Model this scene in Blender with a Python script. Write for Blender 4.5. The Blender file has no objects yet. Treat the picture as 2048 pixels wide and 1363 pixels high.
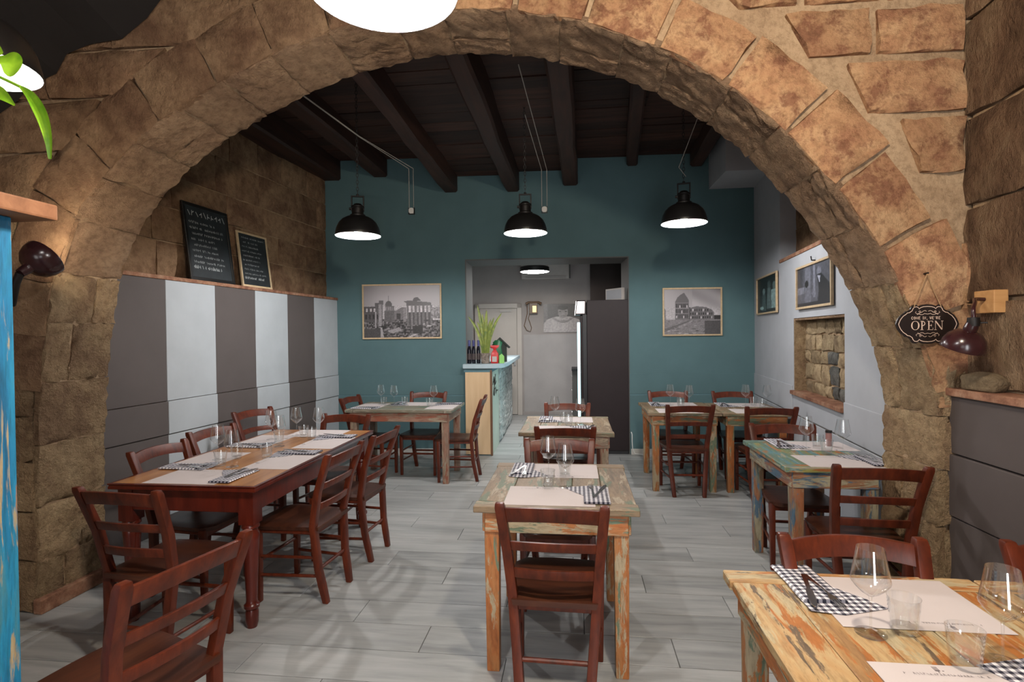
import bpy, bmesh, math, random
import numpy as np
from mathutils import Vector, Matrix

PI = math.pi
S = bpy.context.scene
COL = S.collection
rnd = random.Random(7)
nrs = np.random.RandomState(11)

# ------------------------------------------------------------------ camera
CAM_H, FPX, YAW, ROLL, PITCH = 1.555, 1080.0, math.radians(6.65), 0.011, 13.2 / 1080
f0 = Vector((-math.sin(YAW), math.cos(YAW), 0)); r0 = Vector((math.cos(YAW), math.sin(YAW), 0)); up0 = Vector((0, 0, 1))
fw = f0 * math.cos(PITCH) - up0 * math.sin(PITCH); u1 = r0.cross(fw)
rc = r0 * math.cos(ROLL) - u1 * math.sin(ROLL); uc = r0 * math.sin(ROLL) + u1 * math.cos(ROLL)
cd = bpy.data.cameras.new('camera'); cam = bpy.data.objects.new('camera', cd); COL.objects.link(cam)
cd.sensor_fit = 'HORIZONTAL'; cd.sensor_width = 36.0; cd.lens = 36.0 * FPX / 2048; cd.clip_start = 0.05
M = Matrix.Identity(4)
for i in range(3):
    M[i][0] = rc[i]; M[i][1] = uc[i]; M[i][2] = -fw[i]
M.translation = Vector((0, 0, CAM_H)); cam.matrix_world = M
S.camera = cam
# ------------------------------------------------------------------ view, world, lights
vs = S.view_settings
vs.view_transform = 'Standard'; vs.look = 'None'; vs.exposure = 0.5; vs.gamma = 1.0; vs.use_curve_mapping = False
cy = S.cycles
cy.use_denoising = True
try: cy.denoiser = 'OPENIMAGEDENOISE'
except Exception: pass
cy.max_bounces = 8; cy.diffuse_bounces = 4; cy.glossy_bounces = 3; cy.transparent_max_bounces = 24; cy.transmission_bounces = 6
cy.caustics_reflective = False; cy.caustics_refractive = False; cy.sample_clamp_indirect = 4.0
w = bpy.data.worlds.new('world'); S.world = w; w.use_nodes = True
w.node_tree.nodes['Background'].inputs[0].default_value = (0.75, 0.85, 1.0, 1); w.node_tree.nodes['Background'].inputs[1].default_value = 0.6

def light(name, kind, loc, power, color=(1, 1, 1), size=0.05, rot=None, sx=None, sy=None, spot=None):
    l = bpy.data.lights.new(name, kind); l.energy = power; l.color = color
    if kind == 'AREA':
        l.shape = 'RECTANGLE'; l.size = sx; l.size_y = sy
    else: l.shadow_soft_size = size
    if spot: l.spot_size = spot; l.spot_blend = 0.6
    o = bpy.data.objects.new(name, l); COL.objects.link(o); o.location = loc
    if rot: o.rotation_euler = rot
    return o
# daylight coming through the glazed shop door and the shop window behind the camera
light('door_daylight', 'AREA', (0.55, -2.42, 1.25), 65, (0.95, 0.98, 1), rot=(PI / 2, 0, 0), sx=0.8, sy=2.1)
light('window_daylight', 'AREA', (-1.7, -2.42, 1.7), 16, (1.0, 0.97, 0.92), rot=(PI / 2, 0, 0), sx=1.4, sy=1.5)
LAMP_COL = (1.0, 0.97, 0.92)
LAMP_W = 62
# ------------------------------------------------------------------ materials
def new_mat(name):
    m = bpy.data.materials.new(name); m.use_nodes = True
    nt = m.node_tree; b = nt.nodes['Principled BSDF']
    return m, nt, b
def N(nt, t, **kw):
    n = nt.nodes.new(t)
    for k, v in kw.items():
        if isinstance(k, str) and k.startswith('i_'): n.inputs[k[2:].replace('_', ' ')].default_value = v
        else: setattr(n, k, v)
    return n
def L(nt, a, b): nt.links.new(a, b)
def ramp(nt, stops, interp='LINEAR'):
    r = N(nt, 'ShaderNodeValToRGB'); cr = r.color_ramp; cr.interpolation = interp
    while len(cr.elements) > 1: cr.elements.remove(cr.elements[-1])
    cr.elements[0].position = stops[0][0]; cr.elements[0].color = (*stops[0][1], 1)
    for p, c in stops[1:]:
        e = cr.elements.new(p); e.color = (*c, 1)
    return r
def coords(nt, scale=(1, 1, 1), per_object=True, kind='Object'):
    tc = N(nt, 'ShaderNodeTexCoord'); mp = N(nt, 'ShaderNodeMapping'); mp.inputs['Scale'].default_value = scale
    L(nt, tc.outputs[kind], mp.inputs['Vector'])
    if per_object:
        oi = N(nt, 'ShaderNodeObjectInfo'); mu = N(nt, 'ShaderNodeMath', operation='MULTIPLY'); mu.inputs[1].default_value = 37.0
        L(nt, oi.outputs['Random'], mu.inputs[0]); L(nt, mu.outputs[0], mp.inputs['Location'])
        return mp.outputs['Vector'], oi.outputs['Random']
    return mp.outputs['Vector'], None
def noise(nt, vec, scale, detail=4, rough=0.55, dist=0.0):
    n = N(nt, 'ShaderNodeTexNoise'); n.inputs['Scale'].default_value = scale; n.inputs['Detail'].default_value = detail
    n.inputs['Roughness'].default_value = rough; n.inputs['Distortion'].default_value = dist
    L(nt, vec, n.inputs['Vector']); return n
def mix(nt, a, b, fac, mode='MIX'):
    n = N(nt, 'ShaderNodeMix', data_type='RGBA', blend_type=mode)
    if isinstance(fac, (int, float)): n.inputs[0].default_value = fac
    else: L(nt, fac, n.inputs[0])
    for s, v in ((6, a), (7, b)):
        if isinstance(v, tuple): n.inputs[s].default_value = (*v, 1)
        else: L(nt, v, n.inputs[s])
    return n.outputs[2]
def bump(nt, b, h, strength, dist=0.01):
    bp = N(nt, 'ShaderNodeBump'); bp.inputs['Strength'].default_value = strength; bp.inputs['Distance'].default_value = dist
    L(nt, h, bp.inputs['Height']); L(nt, bp.outputs['Normal'], b.inputs['Normal']); return bp
def plain(name, col, rough=0.6, metal=0.0, emit=None, estr=0, var=0.06, spec=0.5):
    m, nt, b = new_mat(name)
    v, r = coords(nt, per_object=True)
    n = noise(nt, v, 9, 3)
    rp = ramp(nt, [(0.3, tuple(c * (1 - var) for c in col)), (0.7, tuple(min(1, c * (1 + var)) for c in col))])
    L(nt, n.outputs['Fac'], rp.inputs['Fac']); L(nt, rp.outputs['Color'], b.inputs['Base Color'])
    b.inputs['Roughness'].default_value = rough; b.inputs['Metallic'].default_value = metal; b.inputs['Specular IOR Level'].default_value = spec
    if emit: b.inputs['Emission Color'].default_value = (*emit, 1); b.inputs['Emission Strength'].default_value = estr
    return m
def stone_mat(name, light_c, mid_c, dark_c, fine=60, bump_s=0.8, stretch=(1, 1, 1), patch=3.2, tint=0.25, flake=None, bdist=0.02):
    m, nt, b = new_mat(name)
    v, r = coords(nt, stretch, True)
    n1 = noise(nt, v, patch, 6, 0.62, 0.6)
    rp = ramp(nt, [(0.36, dark_c), (0.5, mid_c), (0.64, light_c)])
    L(nt, n1.outputs['Fac'], rp.inputs['Fac'])
    base_c = rp.outputs['Color']
    if flake:
        nf = noise(nt, v, 9.0, 8, 0.72, 0.3); rf = ramp(nt, [(0.49, (0, 0, 0)), (0.60, (0.85, 0.85, 0.85))]); L(nt, nf.outputs['Fac'], rf.inputs['Fac'])
        base_c = mix(nt, base_c, flake, rf.outputs['Color'])
    n2 = noise(nt, v, fine * 0.35, 5, 0.7)
    rp2 = ramp(nt, [(0.38, (0.55, 0.52, 0.5)), (0.55, (1, 1, 1))])
    L(nt, n2.outputs['Fac'], rp2.inputs['Fac'])
    c = mix(nt, base_c, rp2.outputs['Color'], 0.6, 'MULTIPLY')
    hs = N(nt, 'ShaderNodeHueSaturation')
    mr = N(nt, 'ShaderNodeMapRange'); mr.inputs[3].default_value = 1 - tint; mr.inputs[4].default_value = 1 + tint
    L(nt, r, mr.inputs[0]); L(nt, mr.outputs[0], hs.inputs['Value']); L(nt, c, hs.inputs['Color'])
    L(nt, hs.outputs['Color'], b.inputs['Base Color'])
    b.inputs['Roughness'].default_value = 0.95; b.inputs['Specular IOR Level'].default_value = 0.15
    n3 = noise(nt, v, fine, 4, 0.75)
    n4 = noise(nt, v, fine * 0.22, 3, 0.6)
    ad = N(nt, 'ShaderNodeMath', operation='ADD'); L(nt, n3.outputs['Fac'], ad.inputs[0]); L(nt, n4.outputs['Fac'], ad.inputs[1])
    bump(nt, b, ad.outputs[0], bump_s, bdist)
    return m
def wood_mat(name, stops, scale=(1, 1, 1), rough=0.45, grain=14, bstr=0.15, coat=0.0, tint=0.15):
    m, nt, b = new_mat(name); b.inputs['Specular IOR Level'].default_value = 0.35
    v, r = coords(nt, scale, True)
    n = noise(nt, v, grain, 6, 0.6, 0.4)
    rp = ramp(nt, stops); L(nt, n.outputs['Fac'], rp.inputs['Fac'])
    hs = N(nt, 'ShaderNodeHueSaturation'); mr = N(nt, 'ShaderNodeMapRange'); mr.inputs[3].default_value = 1 - tint; mr.inputs[4].default_value = 1 + tint
    L(nt, r, mr.inputs[0]); L(nt, mr.outputs[0], hs.inputs['Value']); L(nt, rp.outputs['Color'], hs.inputs['Color'])
    L(nt, hs.outputs['Color'], b.inputs['Base Color'])
    b.inputs['Roughness'].default_value = rough; b.inputs['Coat Weight'].default_value = coat; b.inputs['Coat Roughness'].default_value = 0.25
    bump(nt, b, n.outputs['Fac'], bstr, 0.004)
    return m
def reclaimed(name, base, chips, scale, rough=0.55, big=2.2, chip_lo=0.53, chip_hi=0.56):
    """old painted timber: streaky base colours with flaked patches of other paints"""
    m, nt, b = new_mat(name)
    v, r = coords(nt, scale, True)
    n = noise(nt, v, big, 6, 0.65, 0.8)
    k = len(base); rp = ramp(nt, [(0.32 + 0.36 * i / max(1, k - 1), c) for i, c in enumerate(base)]); L(nt, n.outputs['Fac'], rp.inputs['Fac'])
    c = rp.outputs['Color']
    for i, ch in enumerate(chips):
        ad = N(nt, 'ShaderNodeVectorMath', operation='ADD'); ad.inputs[1].default_value = (3.1 * i + 5, 7.7 * i + 1, 2.3 * i); L(nt, v, ad.inputs[0])
        n2 = noise(nt, ad.outputs[0], big * 2.1, 7, 0.68, 0.5)
        rr = ramp(nt, [(chip_lo + 0.02 * i, (0, 0, 0)), (chip_hi + 0.02 * i, (1, 1, 1))]); L(nt, n2.outputs['Fac'], rr.inputs['Fac'])
        c = mix(nt, c, ch, rr.outputs['Color'])
    ng = noise(nt, v, big * 9, 5, 0.7)
    rg = ramp(nt, [(0.35, (0.6, 0.56, 0.5)), (0.55, (1, 1, 1))]); L(nt, ng.outputs['Fac'], rg.inputs['Fac'])
    c = mix(nt, c, rg.outputs['Color'], 0.7, 'MULTIPLY')
    L(nt, c, b.inputs['Base Color']); b.inputs['Roughness'].default_value = rough
    bump(nt, b, ng.outputs['Fac'], 0.35, 0.004)
    return m
def paint(name, col, rough=0.75):
    m, nt, b = new_mat(name)
    v, r = coords(nt, per_object=False)
    n = noise(nt, v, 3, 4); n2 = noise(nt, v, 160, 3)
    rp = ramp(nt, [(0.3, tuple(c * 0.94 for c in col)), (0.7, tuple(min(1, c * 1.06) for c in col))])
    L(nt, n.outputs['Fac'], rp.inputs['Fac']); L(nt, rp.outputs['Color'], b.inputs['Base Color'])
    b.inputs['Roughness'].default_value = rough; b.inputs['Specular IOR Level'].default_value = 0.3
    bump(nt, b, n2.outputs['Fac'], 0.06, 0.003); return m
def glass_mat(name, tint=(0.985, 0.99, 0.99), lo=0.07, hi=0.85):
    m, nt, b = new_mat(name); nt.nodes.remove(b)
    t = N(nt, 'ShaderNodeBsdfTransparent'); t.inputs[0].default_value = (*tint, 1)
    g = N(nt, 'ShaderNodeBsdfGlossy'); g.inputs['Roughness'].default_value = 0.03; g.inputs[0].default_value = (1, 1, 1, 1)
    lw = N(nt, 'ShaderNodeLayerWeight'); lw.inputs[0].default_value = 0.35
    mr = N(nt, 'ShaderNodeMapRange'); mr.inputs[3].default_value = lo; mr.inputs[4].default_value = hi
    p = N(nt, 'ShaderNodeMath', operation='POWER'); p.inputs[1].default_value = 2.0
    L(nt, lw.outputs['Facing'], p.inputs[0]); L(nt, p.outputs[0], mr.inputs[0])
    mx = N(nt, 'ShaderNodeMixShader'); L(nt, mr.outputs[0], mx.inputs[0]); L(nt, t.outputs[0], mx.inputs[1]); L(nt, g.outputs[0], mx.inputs[2])
    L(nt, mx.outputs[0], nt.nodes['Material Output'].inputs[0]); return m
def gingham_mat(name, cell=0.0105):
    m, nt, b = new_mat(name)
    tc = N(nt, 'ShaderNodeTexCoord'); sx = N(nt, 'ShaderNodeSeparateXYZ'); L(nt, tc.outputs['Object'], sx.inputs[0])
    outs = []
    for ax in (0, 1):
        d = N(nt, 'ShaderNodeMath', operation='DIVIDE'); d.inputs[1].default_value = cell * 2; L(nt, sx.outputs[ax], d.inputs[0])
        fr = N(nt, 'ShaderNodeMath', operation='FRACT'); L(nt, d.outputs[0], fr.inputs[0])
        lt = N(nt, 'ShaderNodeMath', operation='LESS_THAN'); lt.inputs[1].default_value = 0.5; L(nt, fr.outputs[0], lt.inputs[0]); outs.append(lt)
    ad = N(nt, 'ShaderNodeMath', operation='ADD'); L(nt, outs[0].outputs[0], ad.inputs[0]); L(nt, outs[1].outputs[0], ad.inputs[1])
    hf = N(nt, 'ShaderNodeMath', operation='MULTIPLY'); hf.inputs[1].default_value = 0.5; L(nt, ad.outputs[0], hf.inputs[0])
    rp = ramp(nt, [(0.0, (0.80, 0.77, 0.79)), (0.33, (0.27, 0.26, 0.30)), (0.8, (0.02, 0.02, 0.035))], 'CONSTANT'); L(nt, hf.outputs[0], rp.inputs['Fac'])
    L(nt, rp.outputs['Color'], b.inputs['Base Color']); b.inputs['Roughness'].default_value = 0.9; return m
def print_mat(name, rough=0.35):
    m, nt, b = new_mat(name)
    a = N(nt, 'ShaderNodeAttribute'); a.attribute_name = 'ink'; L(nt, a.outputs['Color'], b.inputs['Base Color'])
    b.inputs['Roughness'].default_value = rough; return m

MT = {}
MT['mortar'] = stone_mat('mortar', (0.48, 0.34, 0.215), (0.42, 0.29, 0.18), (0.33, 0.22, 0.135), 90, 0.5, patch=2.0, tint=0.0)
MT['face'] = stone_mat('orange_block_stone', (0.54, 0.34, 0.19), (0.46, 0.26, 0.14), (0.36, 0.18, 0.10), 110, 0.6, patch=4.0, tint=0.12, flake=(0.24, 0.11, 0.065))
MT['hammer'] = stone_mat('bush_hammered_stone', (0.60, 0.40, 0.255), (0.52, 0.335, 0.21), (0.40, 0.25, 0.16), 62, 1.0, (1, 1, 1.6), patch=2.4, tint=0.08, bdist=0.05)
MT['jamb'] = stone_mat('pale_pier_stone', (0.56, 0.40, 0.235), (0.47, 0.32, 0.185), (0.33, 0.21, 0.125), 60, 1.0, patch=3.0, tint=0.13, bdist=0.045)
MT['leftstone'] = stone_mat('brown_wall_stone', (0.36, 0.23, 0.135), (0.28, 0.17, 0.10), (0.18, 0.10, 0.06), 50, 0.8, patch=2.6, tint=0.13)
MT['dress'] = stone_mat('furrowed_stone', (0.33, 0.22, 0.135), (0.25, 0.15, 0.09), (0.13, 0.075, 0.045), 50, 1.0, (1.3, 1.3, 0.7), 3.0, 0.15, bdist=0.05)
MT['rubble'] = stone_mat('rubble_stone', (0.47, 0.36, 0.22), (0.38, 0.28, 0.17), (0.25, 0.18, 0.11), 70, 0.8, patch=6, tint=0.25)
MT['greyrub'] = stone_mat('grey_rubble_stone', (0.19, 0.18, 0.16), (0.13, 0.125, 0.115), (0.07, 0.07, 0.065), 70, 0.7, patch=6, tint=0.2)
MT['teal'] = paint('teal_paint', (0.092, 0.165, 0.178))
MT['white'] = paint('cool_white_paint', (0.46, 0.49, 0.52))
MT['taupe'] = paint('dark_taupe_paint', (0.105, 0.088, 0.085))
MT['greywall'] = paint('light_grey_paint', (0.40, 0.41, 0.44))
MT['backroom'] = paint('warm_grey_paint', (0.36, 0.325, 0.31))
MT['backlow'] = paint('pale_warm_grey_paint', (0.40, 0.375, 0.37))
MT['darkbrown'] = paint('dark_brown_paint', (0.03, 0.022, 0.02))
MT['reveal'] = paint('grey_reveal_paint', (0.12, 0.115, 0.11))
MT['wainscot'] = paint('brown_grey_wainscot_paint', (0.088, 0.07, 0.066))
MT['skirt'] = paint('off_white_skirting', (0.52, 0.5, 0.46))
MT['doorwhite'] = paint('cream_door_paint', (0.52, 0.47, 0.43), 0.5)
MT['beam'] = wood_mat('dark_stained_beam', [(0.3, (0.022, 0.009, 0.006)), (0.7, (0.06, 0.024, 0.015))], (3, 0.35, 3), 0.6, 5, 0.5)
MT['board'] = wood_mat('dark_ceiling_board', [(0.3, (0.022, 0.009, 0.006)), (0.7, (0.065, 0.026, 0.016))], (0.35, 3, 3), 0.65, 5, 0.5, tint=0.4)
MT['chair'] = wood_mat('mahogany_chair_wood', [(0.3, (0.05, 0.0095, 0.004)), (0.55, (0.102, 0.0175, 0.0058)), (0.75, (0.148, 0.028, 0.0088))], (6, 6, 1.2), 0.38, 5, 0.08, 0.0, 0.12)
MT['seat'] = wood_mat('mahogany_seat_wood', [(0.3, (0.032, 0.010, 0.006)), (0.55, (0.065, 0.019, 0.009)), (0.75, (0.10, 0.033, 0.014))], (1.2, 6, 6), 0.36, 4, 0.06, 0.0, 0.12)
MT['redwood'] = wood_mat('red_mahogany', [(0.3, (0.055, 0.0065, 0.003)), (0.6, (0.105, 0.012, 0.005)), (0.8, (0.15, 0.022, 0.009))], (5, 5, 1), 0.28, 4, 0.06, 0.4, 0.05)
MT['redtop'] = wood_mat('orange_brown_table_top', [(0.3, (0.28, 0.115, 0.04)), (0.55, (0.42, 0.19, 0.07)), (0.75, (0.5, 0.27, 0.11))], (6, 0.7, 1), 0.28, 3.2, 0.06, 0.2, 0.03)
MT['ledge'] = stone_mat('terracotta_ledge', (0.40, 0.24, 0.16), (0.32, 0.16, 0.10), (0.2, 0.09, 0.06), 80, 0.4, patch=6, tint=0.1)
MT['floor'] = wood_mat('grey_wood_look_tile', [(0.25, (0.22, 0.225, 0.225)), (0.45, (0.33, 0.335, 0.33)), (0.6, (0.39, 0.39, 0.385)), (0.78, (0.46, 0.455, 0.44))], (0.55, 5, 1), 0.38, 3.0, 0.08, 0, 0.1)
MT['grout'] = plain('dark_grout', (0.13, 0.13, 0.125), 0.9)
MT['black'] = plain('black_enamel', (0.012, 0.011, 0.011), 0.35)
MT['iron'] = plain('blackened_iron', (0.016, 0.013, 0.012), 0.5, 0.5)
MT['lampwhite'] = plain('white_enamel', (0.8, 0.82, 0.84), 0.4, var=0.01)
MT['bulb'] = plain('lit_bulb', (1, 1, 1), 0.3, emit=(1, 0.985, 0.97), estr=1080)
MT['oxblood'] = plain('oxblood_enamel', (0.032, 0.010, 0.011), 0.22, var=0.3)
MT['steel'] = plain('polished_steel', (0.55, 0.54, 0.53), 0.22, 1.0)
MT['cord'] = plain('pale_lamp_cord', (0.30, 0.28, 0.25), 0.8)
MT['porcelain'] = plain('porcelain', (0.62, 0.6, 0.56), 0.3)
MT['twine'] = plain('jute_twine', (0.36, 0.22, 0.11), 0.9)
MT['palewood'] = wood_mat('pale_frame_wood', [(0.3, (0.50, 0.36, 0.21)), (0.7, (0.62, 0.47, 0.30))], (5, 5, 5), 0.5, 5, 0.05)
MT['plywood'] = wood_mat('birch_plywood', [(0.3, (0.62, 0.42, 0.24)), (0.7, (0.70, 0.50, 0.31))], (6, 6, 0.6), 0.55, 3, 0.05)
MT['edgewood'] = wood_mat('brown_edge_wood', [(0.3, (0.12, 0.06, 0.035)), (0.7, (0.18, 0.09, 0.05))], (6, 6, 0.6), 0.5, 3, 0.05)
MT['pine'] = wood_mat('oiled_pine_block', [(0.3, (0.40, 0.20, 0.075)), (0.7, (0.52, 0.29, 0.12))], (1, 6, 6), 0.5, 5, 0.1)
MT['shelfwood'] = wood_mat('orange_brown_shelf', [(0.3, (0.20, 0.08, 0.035)), (0.7, (0.34, 0.15, 0.07))], (1, 5, 5), 0.5, 5, 0.15)
MT['blue'] = reclaimed('distressed_blue_paint', [(0.006, 0.06, 0.13), (0.008, 0.15, 0.30), (0.015, 0.22, 0.38), (0.05, 0.20, 0.26)], [(0.40, 0.30, 0.17), (0.33, 0.15, 0.06)], (9, 9, 0.9), 0.6, 1.3, 0.56, 0.61)
MT['counterblue'] = plain('pale_blue_worktop', (0.42, 0.52, 0.57), 0.4)
MT['counterteal'] = paint('counter_teal', (0.11, 0.2, 0.23))
MT['counterside'] = paint('counter_cream', (0.52, 0.53, 0.45))
MT['slate'] = stone_mat('white_split_stone', (0.62, 0.64, 0.62), (0.52, 0.54, 0.53), (0.38, 0.4, 0.4), 60, 0.6, patch=8, tint=0.2)
MT['glass'] = glass_mat('clear_glass')
MT['tumglass'] = glass_mat('pressed_glass', (0.975, 0.985, 0.985), 0.06, 0.75)
MT['paper'] = plain('pinkish_place_paper', (0.60, 0.53, 0.52), 0.85, var=0.02)
MT['ink'] = plain('grey_print', (0.16, 0.13, 0.13), 0.8)
MT['gingham'] = gingham_mat('gingham_cloth')
MT['print'] = print_mat('photo_print')
MT['chalkboard'] = plain('chalkboard_slate', (0.012, 0.016, 0.019), 0.7, var=0.4)
MT['chalk'] = plain('chalk', (0.42, 0.44, 0.44), 0.9)
MT['signblack'] = plain('sign_black', (0.014, 0.008, 0.007), 0.45)
MT['signgold'] = plain('sign_cream_ink', (0.68, 0.5, 0.4), 0.5)
MT['fridge'] = plain('dark_fridge_steel', (0.018, 0.011, 0.012), 0.5, spec=0.25)
MT['fridgedark'] = plain('fridge_gasket', (0.008, 0.008, 0.01), 0.5)
MT['cyan'] = plain('lit_fridge_glass', (0.5, 0.8, 0.85), 0.2, emit=(0.5, 0.92, 1.0), estr=1.6)
MT['lightbox'] = plain('lit_fridge_header', (0.9, 0.9, 0.9), 0.3, emit=(1, 0.97, 0.95), estr=2.0)
MT['chrome'] = plain('pinkish_chrome', (0.62, 0.52, 0.52), 0.3, 0.6)
MT['led'] = plain('lit_panel', (1, 1, 1), 0.3, emit=(1, 0.97, 0.94), estr=75)
MT['acwhite'] = plain('off_white_plastic', (0.50, 0.46, 0.43), 0.4)
MT['phonewood'] = plain('phone_wood', (0.14, 0.075, 0.035), 0.4)
MT['brass'] = plain('brass', (0.5, 0.36, 0.17), 0.3, 0.9)
MT['bottle'] = plain('dark_bottle_glass', (0.006, 0.006, 0.012), 0.06)
MT['bluefoil'] = plain('blue_foil', (0.03, 0.035, 0.16), 0.4)
MT['label'] = plain('bottle_label', (0.05, 0.035, 0.035), 0.6)
MT['redpack'] = plain('red_wrapper', (0.55, 0.02, 0.02), 0.35)
MT['greenpack'] = plain('green_foil', (0.01, 0.13, 0.05), 0.35)
MT['lime'] = plain('lime_card', (0.30, 0.66, 0.18), 0.7)
MT['birdroof'] = plain('black_green_painted_wood', (0.012, 0.018, 0.012), 0.6)
MT['pot'] = stone_mat('pebble_pot', (0.42, 0.36, 0.31), (0.3, 0.25, 0.21), (0.12, 0.1, 0.09), 60, 0.6, patch=22, tint=0)
MT['whitecable'] = plain('white_cable', (0.7, 0.7, 0.68), 0.5)
def leaf_mat(name, a, b_, edge=None):
    m, nt, b = new_mat(name); v, r = coords(nt)
    n = noise(nt, v, 14, 4, 0.6, 0.6); rp = ramp(nt, [(0.3, a), (0.7, b_)]); L(nt, n.outputs['Fac'], rp.inputs['Fac'])
    L(nt, rp.outputs['Color'], b.inputs['Base Color']); b.inputs['Roughness'].default_value = 0.4
    return m
MT['snake'] = leaf_mat('snake_plant_leaf', (0.045, 0.10, 0.02), (0.30, 0.34, 0.06))
MT['pothos'] = leaf_mat('pothos_leaf', (0.14, 0.34, 0.012), (0.34, 0.58, 0.03))

MT['bulbdim'] = plain('lit_bulb_dim', (1, 1, 1), 0.3, emit=(1, 0.97, 0.93), estr=110)
MT['fillwarm'] = plain('fill_globe_glow', (1, 1, 1), 0.3, emit=(1, 0.87, 0.69), estr=640)  # glow of the added fill globe
# ------------------------------------------------------------------ mesh helpers
class MB:
    def __init__(s): s.v = []; s.f = []
    def add(s, vs_, fs):
        o = len(s.v); s.v += [tuple(p) for p in vs_]; s.f += [tuple(i + o for i in f) for f in fs]; return s
    def hexa(s, p):   # 8 corners: 0-3 bottom loop, 4-7 top loop
        return s.add(p, [(3, 2, 1, 0), (4, 5, 6, 7), (0, 1, 5, 4), (1, 2, 6, 5), (2, 3, 7, 6), (3, 0, 4, 7)])
    def box(s, x0, x1, y0, y1, z0, z1):
        return s.hexa([(x0, y0, z0), (x1, y0, z0), (x1, y1, z0), (x0, y1, z0), (x0, y0, z1), (x1, y0, z1), (x1, y1, z1), (x0, y1, z1)])
    def lathe(s, prof, n=24, c=(0, 0, 0), cap0=False, cap1=False, close=False):
        vs_ = []; fs = []; k = len(prof)
        for i in range(n):
            a = 2 * PI * i / n
            for r, z in prof: vs_.append((c[0] + r * math.cos(a), c[1] + r * math.sin(a), c[2] + z))
        for i in range(n):
            j = (i + 1) % n
            for q in range(k - 1): fs.append((i * k + q, j * k + q, j * k + q + 1, i * k + q + 1))
        if cap0: fs.append(tuple(i * k for i in reversed(range(n))))
        if cap1: fs.append(tuple(i * k + k - 1 for i in range(n)))
        return s.add(vs_, fs)
    def tube(s, pts, r, n=8, ry=None, twist=None):
        pts = [Vector(p) for p in pts]; rs = r if isinstance(r, (list, tuple)) else [r] * len(pts)
        vs_ = []; fs = []; prev = None
        for i, p in enumerate(pts):
            t = (pts[min(i + 1, len(pts) - 1)] - pts[max(i - 1, 0)]).normalized()
            if prev is None:
                a = Vector((1, 0, 0)) if abs(t.x) < 0.8 else Vector((0, 1, 0))
            else: a = prev
            a = (a - t * a.dot(t)).normalized(); prev = a; b = t.cross(a)
            for q in range(n):
                th = 2 * PI * (q + 0.5) / n
                vs_.append(p + a * math.cos(th) * rs[i] + b * math.sin(th) * (rs[i] if ry is None else rs[i] * ry))
        m = len(pts)
        for i in range(m - 1):
            for q in range(n):
                q2 = (q + 1) % n; fs.append((i * n + q, i * n + q2, (i + 1) * n + q2, (i + 1) * n + q))
        fs.append(tuple(reversed(range(n)))); fs.append(tuple((m - 1) * n + q for q in range(n)))
        return s.add(vs_, fs)
    def sweep(s, secs):   # list of closed loops with the same count
        n = len(secs[0]); vs_ = [p for sec in secs for p in sec]; fs = []
        for i in range(len(secs) - 1):
            for q in range(n):
                q2 = (q + 1) % n; fs.append((i * n + q, i * n + q2, (i + 1) * n + q2, (i + 1) * n + q))
        fs.append(tuple(reversed(range(n)))); fs.append(tuple((len(secs) - 1) * n + q for q in range(n)))
        return s.add(vs_, fs)
    def prism(s, poly, fn, d0, d1):   # polygon (s,t) extruded from d0 to d1 through fn(s,t,d)
        n = len(poly); vs_ = [fn(a, b, d0) for a, b in poly] + [fn(a, b, d1) for a, b in poly]
        fs = [tuple(range(n)), tuple(reversed(range(n, 2 * n)))] + [(i, i + n, (i + 1) % n + n, (i + 1) % n) for i in range(n)]
        return s.add(vs_, fs)
    def mesh(s, name, m, bev=0.0, smooth=None, seg=2):
        me = bpy.data.meshes.new(name); me.from_pydata([tuple(p) for p in s.v], [], s.f)
        bm = bmesh.new(); bm.from_mesh(me); bmesh.ops.recalc_face_normals(bm, faces=bm.faces)
        if bev > 0:
            ed = [e for e in bm.edges if len(e.link_faces) == 2 and e.calc_face_angle(0) > 0.5]
            bmesh.ops.bevel(bm, geom=ed, offset=bev, segments=seg, affect='EDGES', clamp_overlap=True, profile=0.6)
        bm.to_mesh(me); bm.free()
        if m is not None: me.materials.append(MT[m] if isinstance(m, str) else m)
        if smooth is not None:
            for p in me.polygons: p.use_smooth = True
            me.set_sharp_from_angle(angle=math.radians(smooth))
        return me
    def obj(s, name, m, parent=None, bev=0.0, smooth=None, seg=2):
        o = bpy.data.objects.new(name, s.mesh(name, m, bev, smooth, seg)); COL.objects.link(o)
        if parent is not None: o.parent = parent
        return o
def inst(name, me, parent=None, loc=None, rot=None):
    o = bpy.data.objects.new(name, me); COL.objects.link(o)
    if parent is not None: o.parent = parent
    if loc is not None: o.location = loc
    if rot is not None: o.rotation_euler = rot
    return o
def tag(o, label=None, cat=None, group=None, kind=None):
    for k, v in (('label', label), ('category', cat), ('group', group), ('kind', kind)):
        if v: o[k] = v
    return o
def thing(name, label, cat, loc=(0, 0, 0), rz=0.0, group=None, rot=None):
    o = bpy.data.objects.new(name, None); COL.objects.link(o); o.location = loc; o.rotation_euler = rot if rot else (0, 0, rz); o.empty_display_size = 0.1
    return tag(o, label, cat, group)
def struct(o): o['kind'] = 'structure'; return o
KIDS = {}
def copy_tree(root, loc, rz, label, group=None):
    r = root.copy(); COL.objects.link(r); r.location = loc; r.rotation_euler = (0, 0, rz); r['label'] = label
    if group: r['group'] = group
    if root.name not in KIDS: KIDS[root.name] = [(c, list(c.children)) for c in root.children]
    for ch, gs in KIDS[root.name]:
        c = ch.copy(); COL.objects.link(c); c.parent = r
        for g in gs:
            d = g.copy(); COL.objects.link(d); d.parent = c
    return r
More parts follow.
